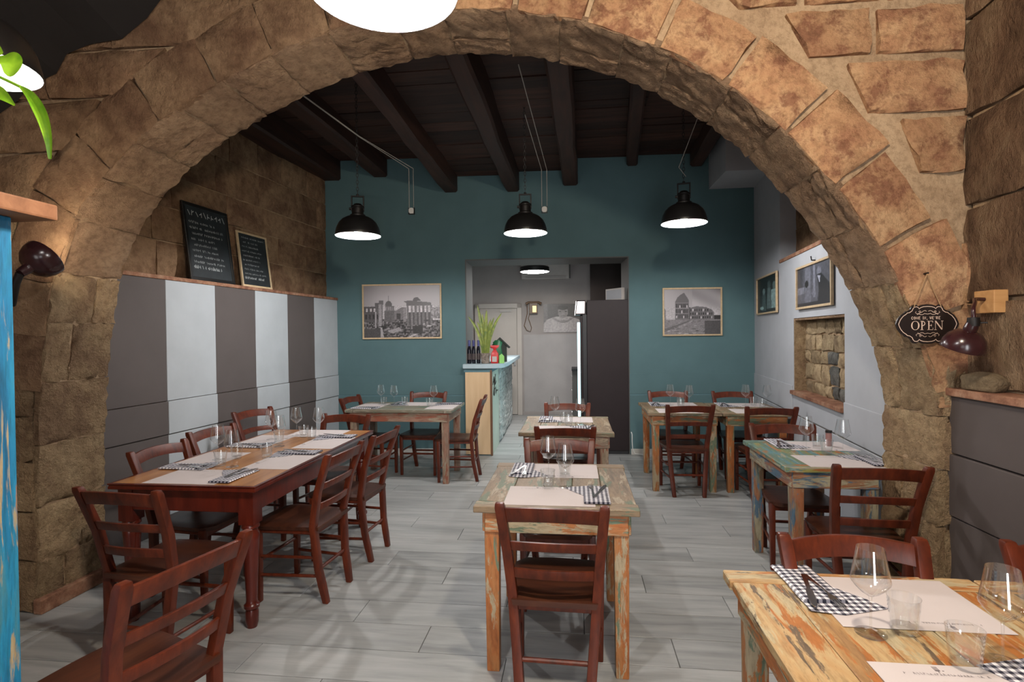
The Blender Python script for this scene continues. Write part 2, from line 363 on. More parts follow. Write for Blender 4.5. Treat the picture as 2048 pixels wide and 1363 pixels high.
class Frame:
    """wall frame: u along the wall from p0, n into the room, z up"""
    def __init__(s, p0, p1, flip=False):
        s.o = Vector((p0[0], p0[1], 0)); d = Vector((p1[0] - p0[0], p1[1] - p0[1], 0)); s.len = d.length; s.u = d.normalized()
        s.n = Vector((-s.u.y, s.u.x, 0)) * (-1 if flip else 1)
    def __call__(s, u, z, n=0.0): return s.o + s.u * u + s.n * n + Vector((0, 0, z))
    def box(s, mb, u0, u1, z0, z1, n0, n1):
        p = [s(u0, z0, n0), s(u1, z0, n0), s(u1, z0, n1), s(u0, z0, n1), s(u0, z1, n0), s(u1, z1, n0), s(u1, z1, n1), s(u0, z1, n1)]
        return mb.hexa(p)
def stone(mb, quad, fn, proud, depth, jit=0.006, nx=4, ny=3, rough=0.006, R=rnd):
    """one block: quad of (s,t) corners, fn(s,t,d) maps to space (d out of the wall)"""
    g = []
    for j in range(ny + 1):
        for i in range(nx + 1):
            a, b = i / nx, j / ny
            s_ = (1 - b) * ((1 - a) * quad[0][0] + a * quad[1][0]) + b * ((1 - a) * quad[3][0] + a * quad[2][0])
            t_ = (1 - b) * ((1 - a) * quad[0][1] + a * quad[1][1]) + b * ((1 - a) * quad[3][1] + a * quad[2][1])
            e = (i in (0, nx)) or (j in (0, ny))
            d = proud + R.uniform(-rough, rough) - (0.5 * proud if e else 0)
            g.append(fn(s_ + R.uniform(-jit, jit), t_ + R.uniform(-jit, jit), d))
    fs = []
    W = nx + 1
    for j in range(ny):
        for i in range(nx): fs.append((j * W + i, j * W + i + 1, (j + 1) * W + i + 1, (j + 1) * W + i))
    ring = [i for i in range(nx)] + [j * W + nx for j in range(ny)] + [ny * W + i for i in range(nx, 0, -1)] + [j * W for j in range(ny, 0, -1)]
    base = len(g); c = [sum(q[0] for q in quad) / 4, sum(q[1] for q in quad) / 4]
    bk = [fn(quad[k][0], quad[k][1], -depth) for k in range(4)]
    seq = [0] * nx + [1] * ny + [2] * nx + [3] * ny
    g += bk
    for k in range(len(ring)):
        a, b = ring[k], ring[(k + 1) % len(ring)]
        sa, sb = seq[k], seq[(k + 1) % len(ring)]
        if sa == sb: fs.append((b, a, base + sa))
        else: fs.append((b, a, base + sa, base + sb))
    fs.append((base + 3, base + 2, base + 1, base))
    return mb.add(g, fs)

# ------------------------------------------------------------------ floor
PW, PLN, GAP = 0.241, 1.25, 0.004
floor = struct(MB().box(-4.2, 2.8, -2.5, 11.2, -0.1, -0.006).obj('floor', 'grout'))
protos = []
def plank_mesh(x0, x1):
    return MB().box(x0, x1, GAP / 2, PW - GAP / 2, -0.03, 0).mesh('floor_plank', 'floor', 0.0015, seg=1)
full = [plank_mesh(0, PLN - GAP)]
y = -2.5; row = 0
# row joints placed so that seams fall as in the photograph
while y < 11.1:
    off = (row * 0.437) % PLN
    x = -4.1 - off
    while x < 2.75:
        a = max(x, -4.1); b = min(x + PLN - GAP, 2.75)
        if b - a > 0.05 and (y > -0.3 or True):
            if b - a > PLN - GAP - 1e-4: inst('plank', full[0], floor, (x, y, 0))
            else: inst('plank', plank_mesh(a - x, b - x), floor, (x, y, 0))
        x += PLN
    y += PW; row += 1

# ------------------------------------------------------------------ walls of the dining room
A_ = (-3.118, 6.829); B_ = (2.254, 7.127)
LW = Frame(A_, (-3.357, 3.17)); RW = Frame(B_, (1.858, 3.32), flip=True); BW = Frame(A_, B_, flip=True)
# orient normals into the room
if LW.n.x < 0: LW.n = -LW.n
if RW.n.x > 0: RW.n = -RW.n
if BW.n.y > 0: BW.n = -BW.n
ZC = 3.9
# left wall: core with painted panels below, stone blocks above a ledge
m = MB(); LW.box(m, -0.3, 3.72, 0, ZC, -0.5, -0.15); LW.box(m, -0.3, 3.72, 0, 2.03, -0.15, -0.02)
wl = struct(m.obj('wall_left', 'mortar'))
us = [0.0] + [(6.829 - yy) * 1.0022 for yy in (6.265, 5.716, 5.159, 4.595, 4.037, 3.0)]
cols = ['white', 'taupe', 'white', 'taupe', 'white', 'taupe']
for i in range(6):
    u0, u1 = us[i] + (0 if i else -0.02), min(us[i + 1], 3.66)
    for z0, z1, n1 in ((1.045, 2.03, 0.0), (0.775, 1.04, 0.010), (0.0, 0.765, 0.004)):
        m = MB(); LW.box(m, u0, u1 - 0.002, z0, z1, -0.02, n1); m.obj('panel', cols[i], wl, 0.002, seg=1)
    m = MB(); LW.box(m, u0, u1, 0.764, 0.776, -0.02, 0.001); m.obj('panel_line', 'darkbrown' if cols[i] == 'taupe' else 'reveal', wl)  # dark strip stands in for the shadow line between panel tiers
m = MB(); LW.box(m, -0.03, 3.7, 2.03, 2.062, -0.16, 0.012); struct(m.obj('trim_1', 'ledge', None, 0.006))
z = 2.075; r_ = 0
while z < ZC - 0.05:
    h = rnd.uniform(0.27, 0.36); z1 = min(z + h, ZC)
    u = -0.02 - rnd.uniform(0, 0.3)
    while u < 3.68:
        wdt = rnd.uniform(0.42, 0.72); u2 = min(u + wdt, 3.7)
        m = MB(); stone(m, [(max(u, -0.02) + .006, z + .006), (u2 - .006, z + .006), (u2 - .006, z1 - .006), (max(u, -0.02) + .006, z1 - .006)], lambda s_, t_, d: LW(s_, t_, -0.15 + d), 0.02, 0.02, 0.005, 4, 3, 0.006)
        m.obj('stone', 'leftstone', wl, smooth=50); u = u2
    z = z1; r_ += 1

# back wall (teal) with the wide doorway
D0, D1, DZ, DT = 1.71, 3.815, 2.535, 0.6
m = MB()
for u0, u1, z0, z1 in ((-0.4, D0, 0, ZC), (D1, 5.9, 0, ZC), (D0, D1, DZ, ZC)): BW.box(m, u0, u1, z0, z1, -DT, 0.0)
wb = struct(m.obj('wall_back', 'teal'))
for u0, u1 in ((0.0, D0 - 0.0), (D1, 5.38)):
    m = MB(); BW.box(m, u0, u1, 0.775, 1.035, 0, 0.008); m.obj('panel', 'teal', wb, 0.003, seg=1)
    m = MB(); BW.box(m, u0, u1, 0.0, 0.762, 0, 0.008); m.obj('panel', 'teal', wb, 0.003, seg=1)
    m = MB(); BW.box(m, u0, u1, 0.758, 0.779, 0, 0.004); m.obj('panel_line', 'counterteal', wb)
m = MB()
for u0, u1, z0, z1 in ((D0 - 0.001, D0 + 0.012, 0, DZ), (D1 - 0.012, D1 + 0.001, 0, DZ), (D0, D1, DZ - 0.012, DZ + 0.001)): BW.box(m, u0, u1, z0, z1, -DT, 0.003)
m.obj('reveal_lining', 'reveal', wb)
k = 1
for u0, u1 in ((0.0, D0), (D1 + 0.01, 5.38)):
    m = MB(); BW.box(m, u0, u1, 0.0, 0.075, 0.008, 0.022); struct(m.obj('baseboard_back' + ('' if k == 1 else '_%d' % k), 'skirt', None, 0.004)); k += 1

# right wall: grey paint, niche with rubble back, recessed brown stone above a ledge
NU0, NU1, NZ0, NZ1 = 1.69, 2.965, 0.985, 1.678
RL = 3.83
m = MB()
for u0, u1, z0, z1, n0 in ((-0.4, NU0, 0, 2.29, -0.45), (NU1, RL, 0, 2.29, -0.45), (NU0, NU1, 0, NZ0, -0.45), (NU0, NU1, NZ1, 2.29, -0.45), (-0.4, 1.22, 2.29, ZC, -0.45)):
    RW.box(m, u0, u1, z0, z1, n0, 0.0)
wr = struct(m.obj('wall_right', 'greywall'))
m = MB(); RW.box(m, NU0, NU1, NZ0, NZ1, -0.45, -0.12); m.obj('niche_back', 'mortar', wr)
m = MB()
RW.box(m, NU0 - .001, NU0 + .012, NZ0, NZ1, -0.12, -0.004); RW.box(m, NU1 - .012, NU1 + .001, NZ0, NZ1, -0.12, -0.004); m.obj('niche_cheek', 'jamb', wr)
m = MB(); RW.box(m, NU0, NU1, NZ1 - .02, NZ1 + .001, -0.12, -0.008); m.obj('niche_lintel', 'hammer', wr)
m = MB(); RW.box(m, NU0 - 0.03, NU1 + 0.0, NZ0 - 0.030, NZ0 + 0.006, -0.12, 0.03); m.obj('niche_sill', 'ledge', wr, 0.006)
R2 = random.Random(21); zz = NZ0 + 0.005
while zz < NZ1 - 0.03:
    h = R2.uniform(0.1, 0.17); z1 = min(zz + h, NZ1 - .02); u = NU0 + 0.01
    while u < NU1 - 0.03:
        wd = R2.uniform(0.12, 0.3); u2 = min(u + wd, NU1 - 0.012)
        grey = (u > NU0 + 0.55 and zz < NZ0 + 0.3 and R2.random() < 0.6) or R2.random() < 0.06
        m = MB(); q = 0.007
        stone(m, [(u + q, zz + q), (u2 - q, zz + q + R2.uniform(-.012, .012)), (u2 - q, z1 - q), (u + q, z1 - q + R2.uniform(-.012, .012))], lambda s_, t_, d: RW(s_, t_, -0.12 + d), 0.028, 0.01, 0.008, 3, 3, 0.008, R2)
        m.obj('stone', 'greyrub' if grey else 'rubble', wr, smooth=60); u = u2
    zz = z1
for z0, z1, n1 in ((0.775, 1.035, 0.010), (0.0, 0.765, 0.010)):
    for u0, u1 in (((0.0, NU0 - .03), (NU1, RL)) if z1 > 0.95 else ((0.0, RL),)):
        m = MB(); RW.box(m, u0, u1, z0, min(z1, 0.94) if (u1 - u0) > 3 else z1, 0, n1); m.obj('panel', 'greywall', wr, 0.003, seg=1)
m = MB(); RW.box(m, 0, RL, 0.764, 0.776, 0, 0.004); m.obj('panel_line', 'reveal', wr)  # shadow line between the panels, put in as a dark strip
m = MB(); RW.box(m, 1.22, RL, 2.0, ZC, -0.45, -0.16); m.obj('upper_recess', 'mortar', wr)
m = MB(); RW.box(m, 1.222, RL, 2.262, 2.296, -0.18, 0.012); struct(m.obj('trim_2', 'ledge', None, 0.006))
z = 2.3
while z < ZC - 0.05:
    h = rnd.uniform(0.28, 0.38); z1 = min(z + h, ZC); u = 1.225
    while u < RL:
        u2 = min(u + rnd.uniform(0.4, 0.7), RL)
        m = MB(); stone(m, [(u + .008, z + .008), (u2 - .008, z + .008), (u2 - .008, z1 - .008), (u + .008, z1 - .008)], lambda s_, t_, d: RW(s_, t_, -0.16 + d), 0.02, 0.02, 0.005, 4, 3, 0.006)
        m.obj('stone', 'leftstone', wr, smooth=50); u = u2
    z = z1
# boxed bulkhead in the far corner
m = MB(); m.box(1.70, 2.26, 6.33, 7.1, 3.362, ZC); struct(m.obj('trim_3', 'greywall', None, 0.004))

# ------------------------------------------------------------------ ceiling: boards laid across dark beams
cl = struct(MB().box(-4.4, 3.0, 2.9, 7.6, 3.93, 4.05).obj('ceiling', 'beam'))
beams = [(-3.35, -3.05, 3.60), (-2.62, -2.42, 3.638), (-1.675, -1.50, 3.407), (-0.868, -0.688, 3.389), (-0.128, 0.050, 3.455), (0.66, 0.80, 3.66), (1.45, 1.60, 3.62)]
skew = [(0, 0), (0.0, 0.0), (0.10, 0.06), (0.02, 0.0), (-0.09, -0.07), (-0.28, -0.28), (-0.15, -0.15)]   # drift over the length
Rb = random.Random(5)
for (x0, x1, zb), (dx0, dx1) in zip(beams, skew):
    m = MB(); secs = []
    for i in range(9):
        t = i / 8; yy = 7.02 - 0.05 + 0.0 - t * 3.75
        w0 = x0 + dx0 * t + Rb.uniform(-.008, .008); w1 = x1 + dx1 * t + Rb.uniform(-.008, .008); zz = zb + Rb.uniform(-.008, .008)
        c = 0.022
        secs.append([(w0, yy, 3.95), (w0, yy, zz + c), (w0 + c, yy, zz), (w1 - c, yy, zz), (w1, yy, zz + c), (w1, yy, 3.95)])
    m.sweep(secs); m.obj('beam', 'beam', cl, smooth=35)
bays = [(-3.5, -2.5, 3.86), (-2.5, -1.6, 3.86), (-1.6, -0.78, 3.615), (-0.78, -0.04, 3.65), (-0.04, 0.72, 3.80), (0.72, 1.55, 3.82), (1.55, 2.6, 3.84)]
for x0, x1, zb in bays:
    yy = 7.35
    while yy > 3.2:
        wd = Rb.uniform(0.17, 0.27); dz = Rb.uniform(-0.008, 0.008)
        m = MB().box(x0 + 0.002, x1 - 0.002, yy - wd + 0.006, yy, zb + dz, zb + dz + 0.05); m.obj('board', 'board', cl); yy -= wd

# ------------------------------------------------------------------ stone arch
PR = [(-3.05, 0), (-3.045, .3), (-3.04, .6), (-3.02, 1.1), (-2.985, 1.45), (-2.93, 1.8), (-2.86, 2.06), (-2.70, 2.34), (-2.353, 2.68), (-1.951, 2.917), (-1.429, 3.14), (-1.049, 3.227), (-.738, 3.262), (-.432, 3.248),
      (-.132, 3.2), (.163, 3.117), (.54, 2.951), (.852, 2.733), (1.132, 2.461), (1.408, 2.107), (1.572, 1.816), (1.68, 1.556), (1.752, 1.326), (1.774, 1.0), (1.764, .6), (1.770, .3), (1.768, 0)]
def cat(P, n):
    out = []
    for i in range(len(P) - 1):
        p0 = Vector(P[max(i - 1, 0)]); p1 = Vector(P[i]); p2 = Vector(P[i + 1]); p3 = Vector(P[min(i + 2, len(P) - 1)])
        for k in range(n):
            t = k / n
            out.append(0.5 * ((2 * p1) + (p2 - p0) * t + (2 * p0 - 5 * p1 + 4 * p2 - p3) * t * t + (3 * p1 - p0 - 3 * p2 + p3) * t ** 3))
    out.append(Vector(P[-1])); return out
dense = cat(PR, 8)
acc = [0.0]
for i in range(1, len(dense)): acc.append(acc[-1] + (dense[i] - dense[i - 1]).length)
LEN = acc[-1]
def prof(s_):
    s_ = min(max(s_, 0), LEN); i = max(0, min(np.searchsorted(acc, s_) - 1, len(dense) - 2)); t = (s_ - acc[i]) / max(1e-9, acc[i + 1] - acc[i])
    p = dense[i].lerp(dense[i + 1], t); a = dense[max(i - 2, 0)]; b = dense[min(i + 3, len(dense) - 1)]; d = (b - a).normalized()
    return p, Vector((-d.y, d.x))    # point and outward normal (away from the opening)
AT = 0.45
def af(x, z, d):       # front face of the arch wall; d towards the camera
    return (x + 0.03 * d, 2.72 + 0.03 * (x + 3.05) - d, z)
def asf(s_, t_, d):    # soffit: s along the arc, t into the wall from the front face, d into the opening
    p, n = prof(s_); q = p - n * d; return (q.x - 0.03 * t_, 2.72 + 0.03 * (p.x + 3.05) + t_, max(q.y, 0.0))
XL, XR, ZT = -4.3, 1.905, 4.4
m = MB(); Ns = 96
ins = []; outp = []
for i in range(Ns + 1):
    p, n = prof(LEN * i / Ns); ins.append(p)
# fill between the opening and the outer rectangle, column by column
def outer(p, i):
    if p.y <= 2.1 or True:
        c = Vector((-0.64, 1.2)); d = p - c
        t = 1e9
        if d.x < -1e-6: t = min(t, (XL - c.x) / d.x)
        if d.x > 1e-6: t = min(t, (XR + 0.9 - c.x) / d.x)
        if d.y > 1e-6: t = min(t, (ZT - c.y) / d.y)
        if d.y < -1e-6: t = min(t, (0 - c.y) / d.y) if p.y > 1e-6 else t
        return c + d * t
for i in range(Ns + 1):
    p = ins[i]
    if p.y < 1.2: o = Vector((XL if p.x < 0 else XR + 0.9, p.y))
    else: o = outer(p, i)
    outp.append(o)
vs_ = []
for p, o in zip(ins, outp):
    vs_ += [af(p.x, p.y, -0.02), af(o.x, o.y, -0.02), af(p.x, p.y, -AT + 0.02), af(o.x, o.y, -AT + 0.02)]
fs = []
for i in range(Ns):
    a, b = 4 * i, 4 * (i + 1)
    fs += [(a, a + 1, b + 1, b), (a + 2, b + 2, b + 3, a + 3), (a, b, b + 2, a + 2), (a + 1, a + 3, b + 3, b + 1)]
m.add(vs_, fs)
wa = struct(m.obj('wall_arch', 'mortar'))
Ra = random.Random(3)
# soffit stones, two across the thickness with broken joints
s_ = 0.0; kk = 0
while s_ < LEN - 0.05:
    h = Ra.uniform(0.26, 0.36); s2 = min(s_ + h, LEN)
    if LEN - s2 < 0.12: s2 = LEN
    p, _ = prof((s_ + s2) / 2); mt = 'hammer' if p.y > 1.9 else 'jamb'
    sp = AT * (0.62 if kk % 2 else 0.36)
    cuts = [(0.0, AT)] if Ra.random() < 0.45 else [(0, sp), (sp, AT)]
    for t0, t1 in cuts:
        g = 0.0035; m = MB()
        stone(m, [(s_ + g, t0 + (g if t0 else 0)), (s2 - g, t0 + (g if t0 else 0)), (s2 - g, t1 - (g if t1 < AT else 0)), (s_ + g, t1 - (g if t1 < AT else 0))], asf, 0.012, 0.035, 0.005, 9, 8, 0.010, Ra)
        o = m.obj('arch_stone' if p.y > 1.9 else 'pier_stone', mt, wa, smooth=60)
    s_ = s2; kk += 1
# voussoir faces on the front
RING = 0.30
s_ = 1.25; 
while s_ < LEN - 1.2:
    h = Ra.uniform(0.30, 0.42); s2 = min(s_ + h, LEN - 1.15)
    p, _ = prof((s_ + s2) / 2); m = MB(); g = 0.016 if p.x > -.9 else 0.005; rg = RING + (Ra.uniform(-0.05, 0.06) if p.x > -.9 else 0.0)
    def vf(a, b, d):
        p, n = prof(a); q = p + n * b; return af(q.x, q.y, d)
    stone(m, [(s_ + g, 0.0), (s2 - g, 0.0), (s2 - g, rg - g), (s_ + g, rg - g)], vf, 0.012, 0.03, 0.008, 5, 4, 0.006, Ra)
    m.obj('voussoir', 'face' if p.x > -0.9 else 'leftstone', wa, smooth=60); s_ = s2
def ring_x(z, side, extra=0.0):
    """x of the ring's outer line at height z on a side"""
    best = None
    for i in range(0, 400):
        p, n = prof(LEN * i / 399); q = p + n * (RING + 0.05 + extra)
        if (q.x > -0.64) == (side > 0):
            if best is None or abs(q.y - z) < best[0]: best = (abs(q.y - z), q.x)
    return best[1] if best and best[0] < 0.06 else None
rows = [(0.0, 0.30), (0.30, 0.58), (0.58, 0.86), (0.86, 1.12), (1.12, 1.40), (1.40, 1.70), (1.70, 1.99), (1.99, 2.31), (2.31, 2.595), (2.61, 2.88), (2.90, 3.145), (3.16, 3.42), (3.43, 3.7)]
for z0, z1 in rows:
    for side in (-1, 1):
        ex_ = 0.0 if side > 0 else -0.045; xa0, xa1 = ring_x(z0 + 0.03, side, ex_), ring_x(z1 - 0.02, side, ex_)
        if z0 < 1.3:
            px = prof(0.01)[0].x if side < 0 else None
            if side < 0: xa0 = xa1 = -3.05
            else: xa0 = xa1 = 1.77
        if xa0 is None and xa1 is None: continue
        if xa0 is None: xa0 = xa1
        if xa1 is None: xa1 = xa0
        xe = XL if side < 0 else XR
        if abs(xe - min(xa0, xa1, key=lambda q: -abs(q - xe))) < 0.06: continue
        ex = max(xa0, xa1) if side > 0 else min(xa0, xa1)
        kf = .5 if side > 0 else 0.0; L0, L1 = (xa0 + (ex - xa0) * kf, xa1 + (ex - xa1) * kf)
        x_now0, x_now1 = L0, L1
        while True:
            wd = Ra.uniform(0.30, 0.46) * side
            nxt = (max(x_now0, x_now1) if side > 0 else min(x_now0, x_now1)) + wd
            last = (nxt > xe - 0.16) if side > 0 else (nxt < xe + 0.16)
            if last: nxt = xe
            g = (0.02 if side > 0 else -0.005); gz = 0.016 if side > 0 else 0.005
            q = [(x_now0 + g, z0 + gz), (nxt - g, z0 + gz), (nxt - g, z1 - gz), (x_now1 + g, z1 - gz)]
            if abs(q[1][0] - q[0][0]) > 0.05 and abs(q[2][0] - q[3][0]) > 0.03:
                m = MB(); stone(m, q, af, 0.012, 0.03, 0.010, 5, 4, 0.006, Ra)
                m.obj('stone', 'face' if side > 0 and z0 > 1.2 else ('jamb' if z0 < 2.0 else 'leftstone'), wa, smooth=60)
            if last: break
            x_now0 = x_now1 = nxt
# low plinth strip along the far-left pier
m = MB(); m.box(-3.06, -3.005, 2.70, 3.2, 0, 0.085); struct(m.obj('baseboard_left', 'ledge', None, 0.008))

# ------------------------------------------------------------------ front dining area shell
FR = Frame((1.905, 2.87), (1.95, -2.5))
if FR.n.x > 0: FR.n = -FR.n
m = MB(); FR.box(m, 0.0, FR.len, 0, 4.2, -0.5, -0.02); wfr = struct(m.obj('wall_front_right', 'mortar'))
z = 1.28
while z < 3.75:
    h = Ra.uniform(0.34, 0.5); u = 0.0
    while u < 3.2:
        u2 = u + Ra.uniform(0.42, 0.62); g = 0.01
        m = MB(); stone(m, [(u + (g if u else -0.012), z + g), (u2 - g, z + g), (u2 - g, z + h - g), (u + (g if u else -0.012), z + h - g)], lambda a, b, d: FR(a, b, d), 0.012, 0.03, 0.008, 5, 4, 0.012, Ra)
        m.obj('stone', 'dress', wfr, smooth=60); u = u2
    z += h
for z0, z1, n1 in ((0.955, 1.235, 0.088), (0.65, 0.948, 0.096), (0.0, 0.643, 0.09)):
    for u0 in (0.0, 1.3, 2.6):
        m = MB(); FR.box(m, u0, u0 + 1.298, z0, z1, 0.0, n1); m.obj('panel', 'wainscot', wfr, 0.003, seg=1)
m = MB(); FR.box(m, -0.012, FR.len, 1.235, 1.272, -0.02, 0.112); struct(m.obj('trim_4', 'ledge', None, 0.006))
struct(MB().box(-3.95, -3.75, -2.5, 2.78, 0, 4.2).obj('wall_front_left', 'leftstone'))
m = MB()
for x0, x1, z0, z1 in ((-3.95, -2.45, 0, 4.2), (-0.95, 0.1, 0, 4.2), (1.0, 2.4, 0, 4.2), (-2.45, -0.95, 0, 0.9), (-2.45, -0.95, 2.5, 4.2), (0.1, 1.0, 2.35, 4.2)): m.box(x0, x1, -2.75, -2.5, z0, z1)
struct(m.obj('wall_front', 'greywall'))
struct(MB().box(-3.95, 2.45, -2.75, 2.78, 3.75, 3.9).obj('ceiling_front', 'board'))
# sloping dark boarding over the corner, its lower edge ragged where it meets the plaster
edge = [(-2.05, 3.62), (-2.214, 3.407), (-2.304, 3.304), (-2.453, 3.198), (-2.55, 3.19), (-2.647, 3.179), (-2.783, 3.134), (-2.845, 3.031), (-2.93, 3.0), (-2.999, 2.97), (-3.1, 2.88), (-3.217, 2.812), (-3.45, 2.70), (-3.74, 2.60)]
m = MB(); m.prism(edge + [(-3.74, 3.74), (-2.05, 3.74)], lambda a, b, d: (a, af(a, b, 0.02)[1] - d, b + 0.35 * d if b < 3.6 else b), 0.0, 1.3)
struct(m.obj('ceiling_corner', plain('near_black_boarding', (0.006, 0.004, 0.004), 0.9)))  # one even near-black colour over the whole boarding

# ------------------------------------------------------------------ room behind the doorway
BR = Frame((-2.6, 10.32), (1.9, 10.55))
if BR.n.y > 0: BR.n = -BR.n
m = MB(); BR.box(m, 0, 4.5, 0, 3.2, -0.2, 0.0); BR.box(m, 1.62, 4.5, 0.03, 1.55, 0, 0.012); wbr = struct(m.obj('wall_back_room', 'backroom'))
m = MB(); BR.box(m, 1.62, 3.6, 0.06, 1.548, 0.012, 0.018); m.obj('panel', 'backlow', wbr)
struct(MB().box(-2.75, -2.55, 7.4, 10.5, 0, 3.2).obj('wall_back_room_left', 'backroom'))
struct(MB().box(0.27, 2.2, 9.4, 9.5, 0, 3.2).obj('wall_back_room_right', 'darkbrown'))
struct(MB().box(1.75, 1.95, 7.5, 9.5, 0, 3.2).obj('wall_back_room_side', 'darkbrown'))
struct(MB().box(-2.75, 2.2, 7.45, 10.6, 2.93, 3.05).obj('ceiling_back_room', 'backroom'))
# door: u from frame
def bru(x): return (Vector((x, 10.32 + (x + 2.6) * 0.0511, 0)) - BR.o).dot(BR.u)
dr = bpy.data.objects.new('door_1', None); COL.objects.link(dr); struct(dr)
ua, ub = bru(-1.925), bru(-1.02)
m = MB()
for u0, u1, z0, z1 in ((ua, ua + .09, 0, 2.15), (ub - .09, ub, 0, 2.15), (ua, ub, 2.06, 2.15)): BR.box(m, u0, u1, z0, z1, 0.0, 0.05)
m.obj('door_frame', 'doorwhite', dr, 0.006)
m = MB(); BR.box(m, ua + .095, ub - .095, 0.01, 2.055, 0.0, 0.03); lf = m.obj('door_leaf', 'doorwhite', dr, 0.004)
m = MB(); BR.box(m, ub - .42, ub - .2, 1.99, 2.03, 0.03, 0.06); m.obj('door_closer', 'acwhite', dr, 0.004)
m = MB(); BR.box(m, ub - .16, ub - .12, 0.95, 1.1, 0.03, 0.04); m.tube([BR(ub - .14, 1.04, 0.04), BR(ub - .14, 1.04, 0.08), BR(ub - .25, 1.04, 0.08)], 0.009); m.obj('door_handle', 'steel', dr)
m = MB(); BR.box(m, ub, 4.5, 0, 0.06, 0.0, 0.024); struct(m.obj('baseboard_back_room', 'backroom', None, 0.003))

# ------------------------------------------------------------------ chairs
def make_chair():
    t = thing('dining_chair', '', 'chair')
    # seat: saddle board with rounded front
    m = MB(); nx, ny = 10, 8
    def half(yv):
        a = (yv + 0.03) / 0.43
        return 0.178 + 0.034 * min(1, a * 1.25) - (0.05 * max(0, (a - 0.86) / 0.14) ** 2)
    top = []; bot = []
    for j in range(ny + 1):
        yv = -0.03 + 0.43 * j / ny
        for i in range(nx + 1):
            q = -1 + 2 * i / nx; h = half(yv)
            dish = -0.011 * math.exp(-((q * 1.5) ** 2)) * math.sin(PI * min(1, max(0, j / ny))) 
            top.append((q * h, yv + (0.012 * (1 - q * q) if j == ny else 0), 0.46 + dish - (0.006 if j in (0, ny) or i in (0, nx) else 0)))
            bot.append((q * (h - 0.006), yv, 0.43))
    W = nx + 1; o_ = len(top); fs = []
    for j in range(ny):
        for i in range(nx):
            a = j * W + i; fs.append((a, a + 1, a + W + 1, a + W)); fs.append((o_ + a + W, o_ + a + W + 1, o_ + a + 1, o_ + a))
    ring = [i for i in range(nx)] + [j * W + nx for j in range(ny)] + [ny * W + i for i in range(nx, 0, -1)] + [j * W for j in range(ny, 0, -1)]
    for k in range(len(ring)):
        a, b = ring[k], ring[(k + 1) % len(ring)]; fs.append((b, a, o_ + a, o_ + b))
    m.add(top + bot, fs); m.obj('seat', 'seat', t, smooth=50)
    def post_at(z):   # centre line of the rear post (x half spread, y)
        P = [(0, .138, -.055), (.2, .155, -.018), (.46, .175, 0), (.66, .19, -.04), (.885, .208, -.12)]
        for a, b in zip(P, P[1:]):
            if z <= b[0] + 1e-6:
                f = (z - a[0]) / (b[0] - a[0]); return a[1] + (b[1] - a[1]) * f, a[2] + (b[2] - a[2]) * f
        return P[-1][1], P[-1][2]
    for sd in (-1, 1):
        m = MB(); secs = []
        for z in (0, .1, .2, .33, .46, .56, .66, .77, .865, .885):
            x, yy = post_at(z); hw, hd = (0.0205, 0.0185) if z < .88 else (0.0165, 0.0145)
            if z < .05: hw, hd = 0.0175, 0.0165
            secs.append([(sd * x - hw, yy - hd, z), (sd * x + hw, yy - hd, z), (sd * x + hw, yy + hd, z), (sd * x - hw, yy + hd, z)])
        m.sweep(secs); m.obj('rear_leg', 'chair', t, 0.005, smooth=45)
        m = MB(); secs = []
        for z, e in ((0, 0.0145), (.2, .017), (.44, .0185)):
            x = .193 - .004 * (1 - z / .44); secs.append([(sd * x - e, .345 - e, z), (sd * x + e, .345 - e, z), (sd * x + e, .345 + e, z), (sd * x - e, .345 + e, z)])
        m.sweep(secs); m.obj('front_leg', 'chair', t, 0.005, smooth=45)
    def slat(z0, z1, arch, name, th=0.008, bow=0.035):
        m = MB(); secs = []
        for i in range(13):
            q = -1 + 2 * i / 12; k = 1 - q * q
            xm, ym = post_at((z0 + z1) / 2); _, y0 = post_at(z0); _, y1 = post_at(z1)
            a0, a1 = z0 + arch * k, z1 + (arch * 0.85) * k; x = q * xm
            secs.append([(x, y0 - bow * k - th, a0), (x, y0 - bow * k + th, a0), (x, y1 - bow * k + th, a1), (x, y1 - bow * k - th, a1)])
        m.sweep(secs); m.obj(name, 'chair', t, 0.003, smooth=45)
    slat(.798, .862, .017, 'top_rail', .009)
    slat(.668, .710, .011, 'slat'); slat(.546, .588, .009, 'slat')
    # seat rails and round stretchers
    m = MB(); m.box(-.16, .16, -.012, .006, .405, .432); m.obj('seat_rail', 'chair', t, .003)
    m = MB(); m.box(-.178, .178, .338, .354, .392, .432); m.obj('seat_rail', 'chair', t, .003)
    for sd in (-1, 1):
        m = MB(); m.tube([(sd * .168, -.005, .418), (sd * .19, .34, .418)], .012, 6); m.obj('seat_rail', 'chair', t, smooth=40)
        for z in (.16, .27):
            x, yy = post_at(z); m = MB(); m.tube([(sd * x, yy, z), (sd * .192, .345, z)], .0095, 8); m.obj('stretcher', 'chair', t, smooth=40)
    x, yy = post_at(.2); m = MB(); m.tube([(-x, yy, .2), (x, yy, .2)], .0105, 8); m.obj('stretcher', 'chair', t, smooth=40)
    m = MB(); m.tube([(-.19, .345, .24), (.19, .345, .24)], .0105, 8); m.obj('stretcher', 'chair', t, smooth=40)
    return t
chair0 = make_chair(); chair_used = [False]
CG = 'mahogany ladder back dining chairs'
def chair(tx, ty, ang, label):
    """tx, ty: where the middle of the back's top edge stands; ang: facing direction, 0 looks to +y"""
    a = math.radians(ang); d = Vector((-math.sin(a), math.cos(a), 0)); p = Vector((tx, ty, 0)) + d * 0.12
    if not chair_used[0]:
        chair_used[0] = True; chair0.location = p; chair0.rotation_euler = (0, 0, a); chair0['label'] = label; chair0['group'] = CG; return chair0
    return copy_tree(chair0, p, a, label, CG)
